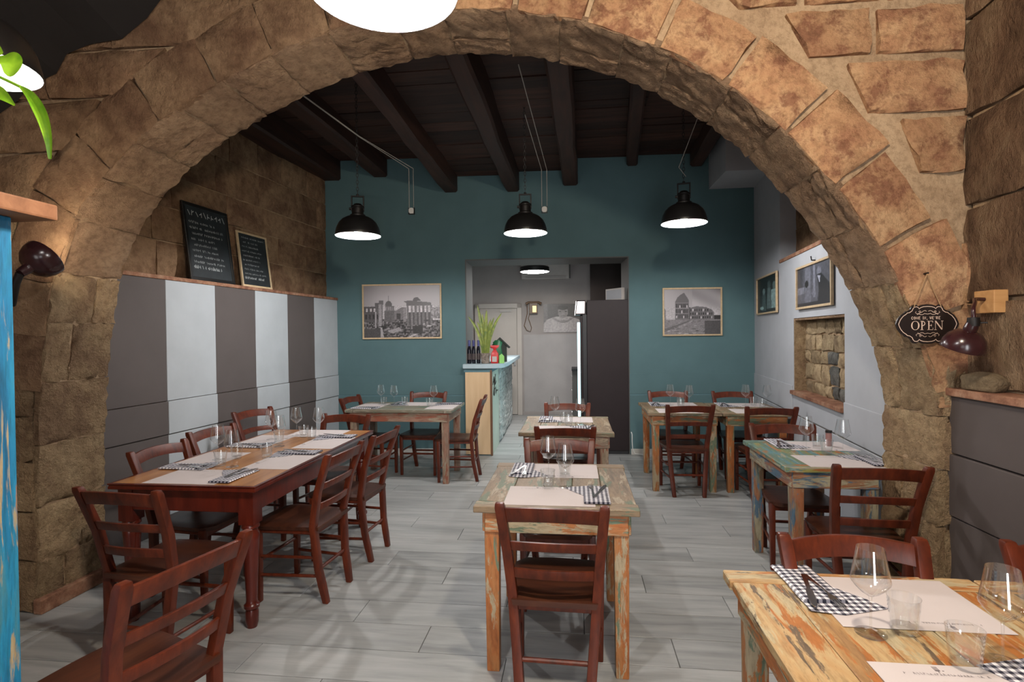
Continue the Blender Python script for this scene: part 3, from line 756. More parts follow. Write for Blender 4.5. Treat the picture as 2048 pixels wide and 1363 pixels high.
chair(-.098, 2.12, -1.7, 'mahogany chair with its slatted back to us at the aisle table closest to the arch')
chair(-.107, 3.47, 180, 'mahogany chair facing us across the aisle table closest to the arch')
chair(-.078, 3.93, 0, 'mahogany chair with its back to us at the second aisle table, by the doorway')
chair(-.08, 5.28, 177, 'mahogany chair facing us on the doorway side of the second aisle table')
chair(-1.38, 3.12, 85.5, 'mahogany chair on the aisle side of the long red table, nearer its turned front leg')
chair(-1.335, 3.70, 86, 'mahogany chair on the aisle side of the long red table, nearer the teal wall')
chair(-2.611, 3.11, -93, 'mahogany chair between long red table and striped wall, first from the stone pier')
chair(-2.71, 3.75, -98, 'mahogany chair between long red table and striped wall, second from the stone pier')
chair(-3.0, 4.72, -105, 'mahogany chair standing against the striped wall beyond the long red table')
chair(-2.045, 2.185, -4, 'shadowed mahogany chair at the near head of the long red table, by the pier')
chair(-1.19, 1.545, 76, 'mahogany chair turned sideways with its seat cut by the frame, beside the blue cabinet')
chair(-1.97, 4.47, 175, 'mahogany chair facing us at the far head of the long red table')
chair(-2.507, 5.77, -94, 'mahogany chair at the striped-wall end of the weathered table by the teal wall')
chair(-1.745, 6.30, 180, 'mahogany chair between the weathered table and teal wall, under the ruins picture')
chair(-.985, 5.77, 93, 'mahogany chair seen side-on at the counter end of the weathered table')
chair(1.06, 6.42, 180, 'mahogany chair against the teal wall under the amphitheatre picture')
chair(1.765, 6.38, 180, 'mahogany chair against the teal wall in the corner by the grey wall')
chair(1.06, 5.17, 1.5, 'mahogany chair with its back to us at the back table beside the fridge')
chair(1.74, 5.05, -2.5, 'mahogany chair with its back to us at the back table beside the grey wall')
chair(1.49, 4.13, 176, 'mahogany chair facing us across the blue and green table by the pier')
chair(1.51, 2.865, -4, 'mahogany chair with its back to us at the blue and green table by the pier')
chair(.89, 1.878, 179, 'lit mahogany chair facing us behind the ochre table, nearer the aisle')
chair(1.565, 1.872, 179, 'mahogany chair behind the ochre table at the frame edge, beside the wainscot')

# ------------------------------------------------------------------ tables
TZ = 0.775
PAL = {
 'ochre': ([(0.26, 0.13, 0.055), (0.46, 0.26, 0.10), (0.52, 0.36, 0.18), (0.46, 0.19, 0.05)], [(0.50, 0.40, 0.24), (0.42, 0.15, 0.035), (0.14, 0.095, 0.06)]),
 'olive': ([(0.11, 0.072, 0.042), (0.21, 0.14, 0.08), (0.26, 0.175, 0.10), (0.19, 0.135, 0.08)], [(0.36, 0.28, 0.19), (0.13, 0.15, 0.09)]),
 'orange': ([(0.28, 0.075, 0.018), (0.42, 0.135, 0.035), (0.42, 0.17, 0.055), (0.30, 0.15, 0.065)], [(0.42, 0.33, 0.21), (0.15, 0.19, 0.12)]),
 'green': ([(0.07, 0.12, 0.10), (0.12, 0.20, 0.16), (0.20, 0.24, 0.10), (0.36, 0.29, 0.07)], [(0.10, 0.24, 0.27), (0.38, 0.14, 0.04), (0.36, 0.32, 0.22)]),
 'blueleg': ([(0.09, 0.16, 0.15), (0.26, 0.17, 0.10), (0.34, 0.12, 0.05), (0.13, 0.17, 0.2)], [(0.085, 0.15, 0.22), (0.36, 0.32, 0.22)]),
 'grey': ([(0.12, 0.10, 0.075), (0.19, 0.165, 0.115), (0.24, 0.20, 0.15), (0.16, 0.18, 0.13)], [(0.34, 0.30, 0.24), (0.10, 0.19, 0.14)]),
 'pinkleg': ([(0.20, 0.10, 0.07), (0.33, 0.17, 0.115), (0.28, 0.19, 0.14), (0.22, 0.18, 0.13)], [(0.36, 0.28, 0.2), (0.3, 0.09, 0.05)]),
}
for k_, (b_, c_) in PAL.items():
    MT[k_ + '_y'] = reclaimed('flaked_' + k_ + '_boards', b_, c_, (5, 0.9, 5), big=1.7)
    MT[k_ + '_x'] = reclaimed('flaked_' + k_ + '_rail', b_, c_, (0.9, 5, 5), big=1.7)
    MT[k_ + '_z'] = reclaimed('flaked_' + k_ + '_leg', b_, c_, (5, 5, 0.9), big=1.7)
TG = 'reclaimed wood tables'
def rustic(x0, x1, y0, y1, top, leg, label, along='y', nb=5, legw=0.068, over=0.045, ap=0.095):
    cx, cy_ = (x0 + x1) / 2, (y0 + y1) / 2; hx, hy = (x1 - x0) / 2, (y1 - y0) / 2; th = 0.03
    t = thing('dining_table', label, 'table', (cx, cy_, 0), 0, TG)
    eb = 0.085
    # breadboard ends and lengthwise boards
    def bx(ax0, ax1, ay0, ay1, mt, nm):
        j = rnd.uniform(-.0012, .0012); o = MB().box(ax0, ax1, ay0, ay1, TZ - th + j, TZ + j).obj(nm, mt, t, 0.003, seg=1); return o
    if along == 'y':
        bx(-hx, hx, -hy, -hy + eb, top + '_x', 'table_board'); bx(-hx, hx, hy - eb, hy, top + '_x', 'table_board')
        for i in range(nb):
            a = -hx + 0.006 + (2 * hx - .012) * i / nb; b = -hx + 0.006 + (2 * hx - .012) * (i + 1) / nb
            bx(a + .001, b - .001, -hy + eb + .002, hy - eb - .002, top + '_y', 'table_board')
    else:
        bx(-hx, -hx + eb, -hy, hy, top + '_y', 'table_board'); bx(hx - eb, hx, -hy, hy, top + '_y', 'table_board')
        for i in range(nb):
            a = -hy + 0.004 + (2 * hy - .008) * i / nb; b = -hy + .004 + (2 * hy - .008) * (i + 1) / nb
            bx(-hx + eb + .002, hx - eb - .002, a + .001, b - .001, top + '_x', 'table_board')
    lx, ly = hx - over - legw / 2, hy - over * 0.7 - legw / 2
    for sx in (-1, 1):
        for sy in (-1, 1):
            m = MB(); e0, e1 = legw * 0.43, legw * 0.5
            m.sweep([[(sx * lx - e, sy * ly - e, z), (sx * lx + e, sy * ly - e, z), (sx * lx + e, sy * ly + e, z), (sx * lx - e, sy * ly + e, z)] for z, e in ((0, e0), (TZ - th - ap, e1), (TZ - th - .001, e1))])
            m.obj('leg', leg + '_z', t, 0.006, smooth=40)
    z0, z1 = TZ - th - ap, TZ - th - .001
    for sy in (-1, 1):
        MB().box(-lx + .02 - .05, lx - .02 + .05, sy * (ly + legw / 2 + .0) - .009, sy * (ly + legw / 2) + .009, z0, z1).obj('apron', leg + '_x', t, .003, seg=1)
    for sx in (-1, 1):
        MB().box(sx * (lx + legw / 2) - .009, sx * (lx + legw / 2) + .009, -ly - .03, ly + .03, z0, z1).obj('apron', leg + '_y', t, .003, seg=1)
    return t
rustic(-.468, .278, 2.41, 3.25, 'olive', 'orange', 'brown flaked-paint table with orange legs in the aisle, closest to the arch')
rustic(-.455, .30, 4.26, 5.12, 'olive', 'pinkleg', 'brown flaked-paint table in the aisle in front of the doorway')
rustic(.70, 1.40, 5.37, 6.2, 'olive', 'orange', 'weathered orange-legged table at the back beside the fridge')
rustic(1.405, 2.045, 5.37, 6.17, 'olive', 'orange', 'weathered orange-legged table at the back in the grey wall corner')
rustic(1.195, 1.755, 3.25, 4.05, 'green', 'blueleg', 'blue, green and yellow flaked-paint table beside the pier with the hanging sign')
rustic(.475, 1.215, .98, 1.832, 'ochre', 'orange', 'ochre flaked-paint table with broad streaks, cut by the bottom of the frame')
rustic(1.225, 1.79, .98, 1.828, 'ochre', 'orange', 'ochre table butted against its twin, in the frame corner by the wainscot', nb=4)
rustic(-2.43, -1.275, 5.46, 6.14, 'grey', 'pinkleg', 'weathered grey-brown table in front of the teal wall under the ruins picture', along='x', nb=4, legw=.072)
def red_table():
    x0, x1, y0, y1 = -2.515, -1.665, 2.63, 4.30; cx, cy_ = (x0 + x1) / 2, (y0 + y1) / 2; hx, hy = (x1 - x0) / 2, (y1 - y0) / 2
    t = thing('dining_table', 'long glossy red mahogany table with turned legs beside the striped wall', 'table', (cx, cy_, 0))
    MB().box(-hx + .018, hx - .018, -hy + .018, hy - .018, TZ - .02, TZ).obj('tabletop', 'redtop', t, .003)
    # moulded edge as four mitred strips
    pf = [(0.0, -.001), (0.018, -.001), (0.018, -.006), (.012, -.012), (.016, -.02), (.016, -.03), (.004, -.036), (0.0, -.036)]
    m = MB(); secs = []
    for sx, sy in ((-1, -1), (1, -1), (1, 1), (-1, 1), (-1, -1)):
        secs.append([(sx * (hx - .018 + a), sy * (hy - .018 + a), TZ + b) for a, b in pf])
    n = len(pf); vs_ = [p for s in secs for p in s]; fs = []
    for i in range(4):
        for q in range(n): fs.append((i * n + q, i * n + (q + 1) % n, (i + 1) * n + (q + 1) % n, (i + 1) * n + q))
    m.add(vs_, fs); m.obj('edge_moulding', 'redwood', t, smooth=30)
    lx, ly = hx - .075, hy - .075
    for sx in (-1, 1):
        for sy in (-1, 1):
            m = MB(); m.box(sx * lx - .042, sx * lx + .042, sy * ly - .042, sy * ly + .042, .56, TZ - .036)
            m.lathe([(.001, 0), (.026, 0), (.033, .03), (.034, .085), (.030, .098), (.040, .108), (.040, .122), (.030, .132), (.028, .15), (.032, .25), (.038, .38), (.043, .47), (.045, .505), (.036, .52), (.036, .53), (.046, .54), (.046, .55), (.04, .561)], 20, (sx * lx, sy * ly, 0))
            m.obj('leg', 'redwood', t, smooth=40)
    z0, z1 = TZ - .15, TZ - .036
    for sy in (-1, 1): MB().box(-lx, lx, sy * (ly + .028) - .01, sy * (ly + .028) + .01, z0, z1).obj('apron', 'redwood', t, .003)
    for sx in (-1, 1): MB().box(sx * (lx + .028) - .01, sx * (lx + .028) + .01, -ly, ly, z0, z1).obj('apron', 'redwood', t, .003)
    m = MB(); m.lathe([(.001, 0), (.012, 0), (.012, .006), (.008, .018), (.016, .026), (.014, .036), (.001, .04)], 12); 
    kn = m.obj('knob', 'redwood', t, smooth=40); kn.location = (lx + .038, .33, z0 + .06); kn.rotation_euler = (0, PI / 2, 0)
red_table()

# ------------------------------------------------------------------ place settings
def scribble(mb, x0, x1, y, h, R, z, step=0.007, wid=0.0011, skip=0.18):
    x = x0
    while x < x1:
        if R.random() < skip: x += step; continue
        k = R.choice((0, 1, 2, 3)); hh = h * R.uniform(.7, 1.05)
        def bar(a, b, c, d):
            dx, dy = c - a, d - b; ln = math.hypot(dx, dy) or 1; nx_, ny_ = -dy / ln * wid / 2, dx / ln * wid / 2
            mb.add([(a - nx_, b - ny_, z), (c - nx_, d - ny_, z), (c + nx_, d + ny_, z), (a + nx_, b + ny_, z)], [(0, 1, 2, 3)])
        if k in (0, 2): bar(x, y, x + step * .15, y + hh)
        if k in (1, 2): bar(x + step * .1, y + hh, x + step * .6, y)
        if k in (0, 3): bar(x, y + hh * .5, x + step * .6, y + hh * R.uniform(.3, .9))
        if k == 3: bar(x + step * .5, y, x + step * .5, y + hh)
        x += step
Rm = random.Random(4)
mat0 = MB().box(-.21, .21, -.15, .15, 0, .0012).mesh('placemat', 'paper')
m = MB(); scribble(m, -.15, .03, .108, .009, Rm, .0018); m.box(-.06, -.056, .126, .128, .0012, .0016)
for q in (-1.5, -.5, .5, 1.5): m.box(-.070 + q * .003 - .0006, -.070 + q * .003 + .0006, .128, .142, .0012, .0018)
m.box(-.0752, -.0648, .125, .129, .0012, .0018); m.box(-.0708, -.0692, .118, .126, .0012, .0018)
matprint = m.mesh('print', 'ink')
# napkin: thin opened sheet underneath, folded pocket on top with a rolled edge
m = MB(); m.prism([(-.058, .0), (.060, .0), (.064, .155), (-.02, .175), (-.155, .135), (-.125, .085)], lambda a, b, d: (a, b, d), .0013, .003); under0 = m.mesh('under_fold', 'gingham')
m = MB(); secs = []
for i in range(11):
    yy = -.125 + .235 * i / 10; sag = .0015 * math.sin(i * 1.3)
    secs.append([(-.058, yy, .003), (.058, yy, .003), (.061, yy, .006), (.056, yy, .0105 + sag), (.02, yy, .0115 - sag), (-.02, yy, .0105 + sag), (-.054, yy, .0115), (-.061, yy, .007)])
m.sweep(secs); pocket0 = m.mesh('pocket_fold', 'gingham', smooth=60)
def fork_mesh():
    m = MB(); z = 0
    P = [(-.10, .007, 0), (-.06, .006, .001), (0, .0035, .004), (.035, .004, .003), (.05, .0105, .001), (.062, .012, 0)]
    secs = [[(-h, yy, zz), (h, yy, zz), (h, yy, zz + .002), (-h, yy, zz + .002)] for yy, h, zz in P]; m.sweep(secs)
    for q in (-1.5, -.5, .5, 1.5): m.box(q * .0064 - .0017, q * .0064 + .0017, .060, .105, .0, .002)
    return m.mesh('fork', 'steel', smooth=40)
def knife_mesh():
    m = MB(); P = [(-.11, .008), (-.03, .006), (-.01, .005), (.0, .0095), (.06, .0105), (.09, .008), (.105, .001)]
    m.sweep([[(-h, yy, 0), (h, yy, 0), (h, yy, .0022), (-h, yy, .0022)] for yy, h in P]); return m.mesh('knife', 'steel', smooth=40)
fork0, knife0 = fork_mesh(), knife_mesh()
bowl0 = MB().lathe([(.0035, .098), (.010, .100), (.022, .108), (.036, .122), (.0445, .134), (.046, .139), (.0445, .147), (.040, .172), (.0345, .205), (.032, .222), (.0312, .222), (.0337, .205), (.0392, .172), (.0437, .147)], 32).mesh('bowl', 'glass', smooth=60)
stem0 = MB().lathe([(.0038, .004), (.0032, .02), (.003, .05), (.0032, .085), (.005, .097), (.009, .100)], 16).mesh('stem', 'glass', smooth=60)
foot0 = MB().lathe([(.036, 0), (.037, .0015), (.030, .003), (.012, .006), (.0038, .012)], 32, cap0=True).mesh('foot', 'glass', smooth=60)
def tumbler_meshes():
    m = MB(); n = 24
    def ringp(r, z, f): return [(r * (1 - f * (0.5 - 0.5 * math.cos(10 * 2 * PI * i / 60))) * math.cos(2 * PI * i / 60), r * (1 - f * (0.5 - 0.5 * math.cos(10 * 2 * PI * i / 60))) * math.sin(2 * PI * i / 60), z) for i in range(60)]
    rs = [(.027, 0, 0), (.0295, .003, .04), (.031, .012, .07), (.034, .045, .06), (.036, .062, .0), (.0385, .09, 0), (.037, .09, 0), (.0345, .062, 0), (.0315, .045, .0), (.0285, .016, 0)]
    vs_ = []; fs = []
    for r in rs: vs_ += ringp(*r)
    for k in range(len(rs) - 1):
        for i in range(60): fs.append((k * 60 + i, k * 60 + (i + 1) % 60, (k + 1) * 60 + (i + 1) % 60, (k + 1) * 60 + i))
    fs.append(tuple(reversed(range(60)))); fs.append(tuple((len(rs) - 1) * 60 + i for i in range(60)))
    m.add(vs_, fs); return m.mesh('tumbler', 'tumglass', smooth=70)
tum0 = tumbler_meshes()
def wine(x, y, label, rz=0.0, z=None):
    t = thing('wine_glass', label, 'wine glass', (x, y, (TZ if z is None else z) + .0015), rz, 'clear wine glasses')
    inst('bowl', bowl0, t); inst('stem', stem0, t); inst('foot', foot0, t)
def tumbler(x, y, label, z=None):
    o = inst('tumbler', tum0, None, (x, y, (TZ if z is None else z) + .0016)); tag(o, label, 'tumbler', 'pressed glass tumblers')
def mat(x, y, ang, where):
    o = inst('placemat', mat0, None, (x, y, TZ + .0005), (0, 0, math.radians(ang))); tag(o, 'paper placemat ' + where, 'placemat', 'paper placemats'); inst('print', matprint, o)
def napkin(x, y, ang, where, fl=1, kn=True, twist=0):
    a = math.radians(ang); zt = TZ + .0018
    t = thing('napkin', 'folded gingham napkin ' + where, 'napkin', (x, y, zt), a, 'gingham napkins')
    u_ = inst('under_fold', under0, t); inst('pocket_fold', pocket0, t)
    def wp(lx, ly): return (x + lx * math.cos(a) - ly * math.sin(a), y + lx * math.sin(a) + ly * math.cos(a), zt + .0122)
    o = inst('fork', fork0, None, wp(-.018, .05), (0, 0, a + .05)); tag(o, 'fork ' + where, 'fork', 'steel forks')
    o = inst('knife', knife0, None, wp(.022, .055), (0, 0, a - .30)); tag(o, 'knife ' + where, 'knife', 'steel knives')
A1 = 'at the aisle table closest to us'
mat(-.125, 2.595, 0, 'on our side ' + A1); napkin(.095, 2.60, 0, 'on our side ' + A1)
mat(-.09, 3.075, 180, 'on the far side ' + A1); napkin(-.305, 3.08, 180, 'on the far side ' + A1)
tumbler(-.144, 2.735, 'tumbler on our side ' + A1); wine(-.055, 2.745, 'wine glass on our side ' + A1)
tumbler(-.062, 2.955, 'tumbler on the far side ' + A1); wine(-.15, 2.945, 'wine glass on the far side ' + A1)
A2 = 'at the aisle table by the doorway'
mat(-.10, 4.43, 0, 'on our side ' + A2); napkin(.10, 4.42, 0, 'on our side ' + A2)
mat(-.06, 4.92, 180, 'on the far side ' + A2); napkin(-.27, 4.92, 180, 'on the far side ' + A2)
wine(.04, 4.66, 'wine glass on our side ' + A2); tumbler(-.06, 4.60, 'tumbler on our side ' + A2)
wine(-.185, 4.82, 'wine glass on the far side ' + A2); tumbler(-.105, 4.76, 'tumbler on the far side ' + A2)
A3 = 'at the back table by the fridge'
mat(1.02, 5.53, 0, 'on our side ' + A3); napkin(1.24, 5.53, 0, 'on our side ' + A3)
mat(1.08, 6.02, 180, 'on the wall side ' + A3); napkin(.86, 6.02, 180, 'on the wall side ' + A3)
wine(1.19, 5.86, 'wine glass on our side ' + A3); wine(1.01, 5.95, 'wine glass on the wall side ' + A3)
tumbler(1.08, 5.72, 'tumbler on our side ' + A3); tumbler(1.10, 5.87, 'tumbler on the wall side ' + A3)
A4 = 'at the back corner table'
mat(1.74, 5.53, 0, 'on our side ' + A4); napkin(1.95, 5.53, 0, 'on our side ' + A4)
mat(1.78, 5.99, 180, 'on the wall side ' + A4); napkin(1.56, 5.98, 180, 'on the wall side ' + A4)
wine(1.98, 5.88, 'wine glass on our side ' + A4); wine(1.78, 5.93, 'wine glass on the wall side ' + A4)
tumbler(1.90, 5.78, 'tumbler on our side ' + A4); tumbler(1.86, 5.93, 'tumbler on the wall side ' + A4)
A5 = 'at the blue and green table'
mat(1.55, 3.42, 0, 'on our side ' + A5); napkin(1.755, 3.42, 0, 'on our side ' + A5)
mat(1.62, 3.87, 180, 'on the far side ' + A5); napkin(1.40, 3.93, 180, 'on the far side ' + A5)
wine(1.665, 3.60, 'wine glass on our side ' + A5); wine(1.50, 3.73, 'wine glass on the far side ' + A5)
tumbler(1.575, 3.615, 'tumbler on our side ' + A5); tumbler(1.595, 3.79, 'tumbler on the far side ' + A5)
A6 = 'at the ochre table'
mat(.905, 1.655, 180, 'on the far side ' + A6); napkin(.70, 1.735, 183, 'on the far side ' + A6)
wine(.748, 1.475, 'wine glass on the far side ' + A6); tumbler(.838, 1.495, 'tumbler on the far side ' + A6)
mat(.885, 1.20, 0, 'on our side ' + A6); napkin(1.07, 1.22, 0, 'on our side ' + A6)
tumbler(.888, 1.35, 'tumbler on our side ' + A6); wine(.985, 1.375, 'wine glass on our side ' + A6)
A7 = 'of the long red table'
mat(-2.12, 2.80, 0, 'at the near head ' + A7); napkin(-1.90, 2.80, 0, 'at the near head ' + A7)
mat(-2.33, 3.20, -90, 'at the first wall place ' + A7); napkin(-2.34, 2.99, -90, 'at the first wall place ' + A7)
mat(-1.83, 3.20, 90, 'at the first aisle place ' + A7); napkin(-1.83, 3.42, 90, 'at the first aisle place ' + A7)
mat(-2.33, 3.82, -90, 'at the second wall place ' + A7); napkin(-2.34, 3.61, -90, 'at the second wall place ' + A7)
mat(-1.83, 3.77, 90, 'at the second aisle place ' + A7); napkin(-1.82, 3.99, 90, 'at the second aisle place ' + A7)
mat(-2.06, 4.13, 180, 'at the far head ' + A7)
wine(-2.06, 3.03, 'wine glass at the near head ' + A7); wine(-2.27, 3.20, 'wine glass at the first wall place ' + A7)
wine(-2.10, 3.62, 'wine glass at the first aisle place ' + A7); wine(-2.30, 3.86, 'wine glass at the second wall place ' + A7)
wine(-2.0, 4.02, 'wine glass at the second aisle place ' + A7); wine(-2.19, 4.03, 'wine glass at the far head ' + A7)
tumbler(-2.15, 3.05, 'tumbler at the near head ' + A7); tumbler(-2.17, 3.24, 'tumbler at the first wall place ' + A7)
tumbler(-1.99, 3.28, 'tumbler at the first aisle place ' + A7); tumbler(-2.16, 3.72, 'tumbler at the second wall place ' + A7)
tumbler(-1.99, 3.88, 'tumbler at the second aisle place ' + A7); tumbler(-2.10, 3.97, 'tumbler at the far head ' + A7)
A8 = 'of the weathered table under the ruins picture'
mat(-2.26, 5.78, -90, 'at the striped-wall end ' + A8); napkin(-2.27, 5.58, -90, 'at the striped-wall end ' + A8)
mat(-1.80, 5.97, 180, 'at the wall side ' + A8); napkin(-2.0, 5.97, 180, 'at the wall side ' + A8)
mat(-1.44, 5.76, 90, 'at the counter end ' + A8); napkin(-1.40, 5.98, 90, 'at the counter end ' + A8)
wine(-2.20, 5.93, 'wine glass at the striped-wall end ' + A8); wine(-2.02, 5.85, 'wine glass at the wall side ' + A8); wine(-1.56, 5.83, 'wine glass at the counter end ' + A8)
tumbler(-2.14, 5.85, 'tumbler at the striped-wall end ' + A8); tumbler(-1.90, 5.86, 'tumbler at the wall side ' + A8); tumbler(-1.585, 5.75, 'tumbler at the counter end ' + A8)
m = MB(); m.lathe([(.001, 0), (.018, 0), (.02, .01), (.019, .09), (.001, .09)], 16)
c_ = thing('pepper_mill', 'small pinkish mill with dark cap among glasses on the blue and green table', 'mill', (1.70, 3.87, TZ + .002))
m.obj('body', plain('pink_ceramic', (0.30, 0.15, 0.14), 0.4), c_, smooth=40); MB().lathe([(.001, .09), (.021, .09), (.021, .105), (.001, .107)], 16).obj('cap', 'black', c_, smooth=40)
# ------------------------------------------------------------------ pendant lamps
bm_ = bmesh.new(); bmesh.ops.create_icosphere(bm_, subdivisions=2, radius=0.034); bulb0 = bpy.data.meshes.new('bulb'); bm_.to_mesh(bulb0); bm_.free(); bulb0.materials.append(MT['bulb'])
dome = [(.2, 0), (.2015, .004), (.198, .03), (.187, .075), (.166, .118), (.135, .15), (.098, .17), (.066, .178)]
shade0 = MB().lathe(dome, 40).mesh('shade', 'black', smooth=50)
refl0 = MB().lathe([(.199, .001), (.195, .03), (.184, .074), (.163, .115), (.133, .146), (.097, .165), (.04, .172), (.001, .172)], 40).mesh('reflector', 'lampwhite', smooth=60)
m = MB(); m.lathe([(.066, .174), (.068, .19), (.056, .196), (.052, .2), (.052, .25), (.058, .255), (.058, .268), (.045, .275), (.03, .29), (.001, .295)], 24); neck0 = m.mesh('socket', 'iron', smooth=40)
m = MB()
for sx in (-1, 1): m.box(sx * .052 - .006, sx * .052 + .006, -.011, .011, .225, .36)
m.box(-.058, .058, -.011, .011, .352, .364); m.lathe([(.012, .362), (.012, .378), (.001, .38)], 10); yoke0 = m.mesh('yoke', 'iron', .002, seg=1)
m = MB(); m.tube([(-.075, 0, .245), (-.05, 0, .245)], .012, 8); knob0 = m.mesh('knob', 'iron')
bulbst = MB().lathe([(.02, .06), (.02, .17)], 12).mesh('bulb_base', 'porcelain')
def chain_mesh(z0, z1):
    m = MB(); z = z0; k = 0
    while z < z1:
        pts = []
        for i in range(9):
            a = 2 * PI * i / 8; r = .010 * math.cos(a); h = .020 * math.sin(a)
            pts.append((r, 0, z + .018 + h) if k % 2 else (0, r, z + .018 + h))
        m.tube(pts, .003, 4); z += .031; k += 1
    return m
LG = 'black dome pendant lamps'
def pendant(x, y, z, top, label, rz=0.0, bulb=None):
    t = thing('pendant_lamp', label, 'lamp', (x, y, z), rz, LG)
    inst('shade', shade0, t); inst('reflector', refl0, t); inst('socket', neck0, t); inst('yoke', yoke0, t); inst('knob', knob0, t); inst('bulb_base', bulbst, t)
    bo = bulb0
    if bulb: bo = bulb0.copy(); bo.materials[0] = MT[bulb]
    inst('bulb', bo, t, (0, 0, .035))
    chain_mesh(.376, top - z).obj('chain', 'iron', t)
    return t
pendant(-1.946, 4.72, 2.462, 3.85, 'black dome pendant lamp over the aisle end of the striped wall, with pulley cords behind', .3)
pendant(-.445, 4.99, 2.487, 3.65, 'black dome pendant lamp hanging straight over the second aisle table', .1)
pendant(.983, 5.01, 2.532, 3.82, 'black dome pendant lamp over the back tables on the amphitheatre picture side', -.2)
pendant(-.50, 1.40, 2.472, 3.75, 'white lit bowl of a pendant lamp cut by the top edge of the frame', .2)
pendant(-2.045, 1.62, 2.487, 3.75, 'white lit pendant bowl at the frame side behind the hanging leaves', .2, 'bulbdim')
t = thing('fill_globe', 'added unseen warm fill globe below the front ceiling, brightening the arch stones', 'lamp', (0.40, 1.02, 2.90))  # unseen globe, added to brighten the arch underside and right-hand stones
bm_ = bmesh.new(); bmesh.ops.create_icosphere(bm_, subdivisions=2, radius=0.07); gb = bpy.data.meshes.new('globe'); bm_.to_mesh(gb); bm_.free(); gb.materials.append(MT['fillwarm']); inst('globe', gb, t)
MB().tube([(0, 0, .06), (0, 0, .12)], .025, 10).obj('socket', 'iron', t); MB().tube([(0, 0, .12), (0, 0, .84)], .004, 6).obj('cable', 'black', t)
# counterweight cords
def pulley(x, y, z, ztop, far, label, gap=.022):
    t = thing('lamp_pulley', label, 'pulley', (x, y, z), 0, 'pale cords with porcelain pulleys')
    for s in (-1, 1):
        m = MB(); pts = [(s * gap, 0, .02), (s * gap, 0, ztop - z)] + [(f[0] - x + s * .004, f[1] - y, f[2] - z) for f in far[(0 if s < 0 else 1)]]
        m.tube(pts, .0035, 6); m.obj('cord', 'cord', t, smooth=40)
    m = MB(); m.lathe([(.001, -.012), (.028, -.012), (.030, -.008), (.022, 0), (.030, .008), (.028, .012), (.001, .012)], 20); o = m.obj('wheel', 'porcelain', t, smooth=40); o.rotation_euler = (PI / 2, 0, 0)
    m = MB(); m.box(-.03, -.026, -.014, .014, -.03, .03); m.box(.026, .03, -.014, .014, -.03, .03); m.box(-.03, .03, -.014, .014, -.035, -.03); m.obj('hook', 'iron', t)
pulley(-1.591, 5.2, 2.785, 3.20, [[(-1.86, 4.55, 3.30), (-1.95, 3.6, 3.30)], [(-1.86, 4.55, 3.30), (-1.95, 3.6, 3.30)]], 'pair of pale cords with porcelain pulley beside the lamp closest to the striped wall')
pulley(-.289, 5.4, 2.795, 3.19, [[(-.40, 4.6, 3.42)], [(-.37, 3.7, 3.40)]], 'pair of pale cords with porcelain pulley beside the middle pendant lamp', .026)
m = MB(); m.tube([(1.0, 5.0, 2.95), (.93, 4.95, 3.02), (1.02, 4.6, 3.32), (1.12, 4.2, 3.6)], .003, 5); tag(m.obj('hanging_cable', 'cord', smooth=40), 'thin cable slanting up behind the arch from the third pendant lamp', 'cable')

# ------------------------------------------------------------------ printed pictures (flat photographs, coloured point by point)
class Canvas:
    def __init__(s, w_, h_, base=0.5):
        s.w, s.h = w_, h_; s.U, s.V = np.meshgrid((np.arange(w_) + .5) / w_, (np.arange(h_) + .5) / h_); s.a = np.full((h_, w_), base, float)
    def grad(s, f): s.a = f(s.U, s.V) + 0 * s.a
    def mask_poly(s, P):
        inside = np.zeros(s.a.shape, bool); n = len(P); j = n - 1
        for i in range(n):
            xi, yi = P[i]; xj, yj = P[j]
            c = ((yi > s.V) != (yj > s.V)) & (s.U < (xj - xi) * (s.V - yi) / ((yj - yi) or 1e-9) + xi); inside ^= c; j = i
        return inside
    def poly(s, P, v): s.a[s.mask_poly(P)] = v; return s
    def rect(s, x0, x1, y0, y1, v): s.a[(s.U >= x0) & (s.U <= x1) & (s.V >= y0) & (s.V <= y1)] = v; return s
    def ell(s, cx, cy_, rx, ry, v): s.a[((s.U - cx) / rx) ** 2 + ((s.V - cy_) / ry) ** 2 < 1] = v; return s
    def tex(s, m_, amt, R, cell=1):
        n = R.rand(s.h // cell + 1, s.w // cell + 1); n = np.kron(n, np.ones((cell, cell)))[:s.h, :s.w]; s.a = np.where(m_, s.a * (1 - amt + 2 * amt * n), s.a); return s
def picture_mesh(cv, fn, n, tint=(1, .93, .97)):
    """fn(a,b,n): picture coordinates 0..1 to space"""
    w_, h_ = cv.w, cv.h; vs_ = [tuple(fn((i + .0) / (w_ - 1), j / (h_ - 1), n)) for j in range(h_) for i in range(w_)]
    fs = [(j * w_ + i, j * w_ + i + 1, (j + 1) * w_ + i + 1, (j + 1) * w_ + i) for j in range(h_ - 1) for i in range(w_ - 1)]
    me = bpy.data.meshes.new('print'); me.from_pydata(vs_, [], fs)
    at = me.attributes.new('ink', 'FLOAT_COLOR', 'POINT')
    v = np.clip(cv.a, 0, 1) ** 2.2; c = np.stack([v * tint[0], v * tint[1], v * tint[2], np.ones_like(v)], -1).reshape(-1).astype(np.float32)
    at.data.foreach_set('color', c); me.materials.append(MT['print']); return me
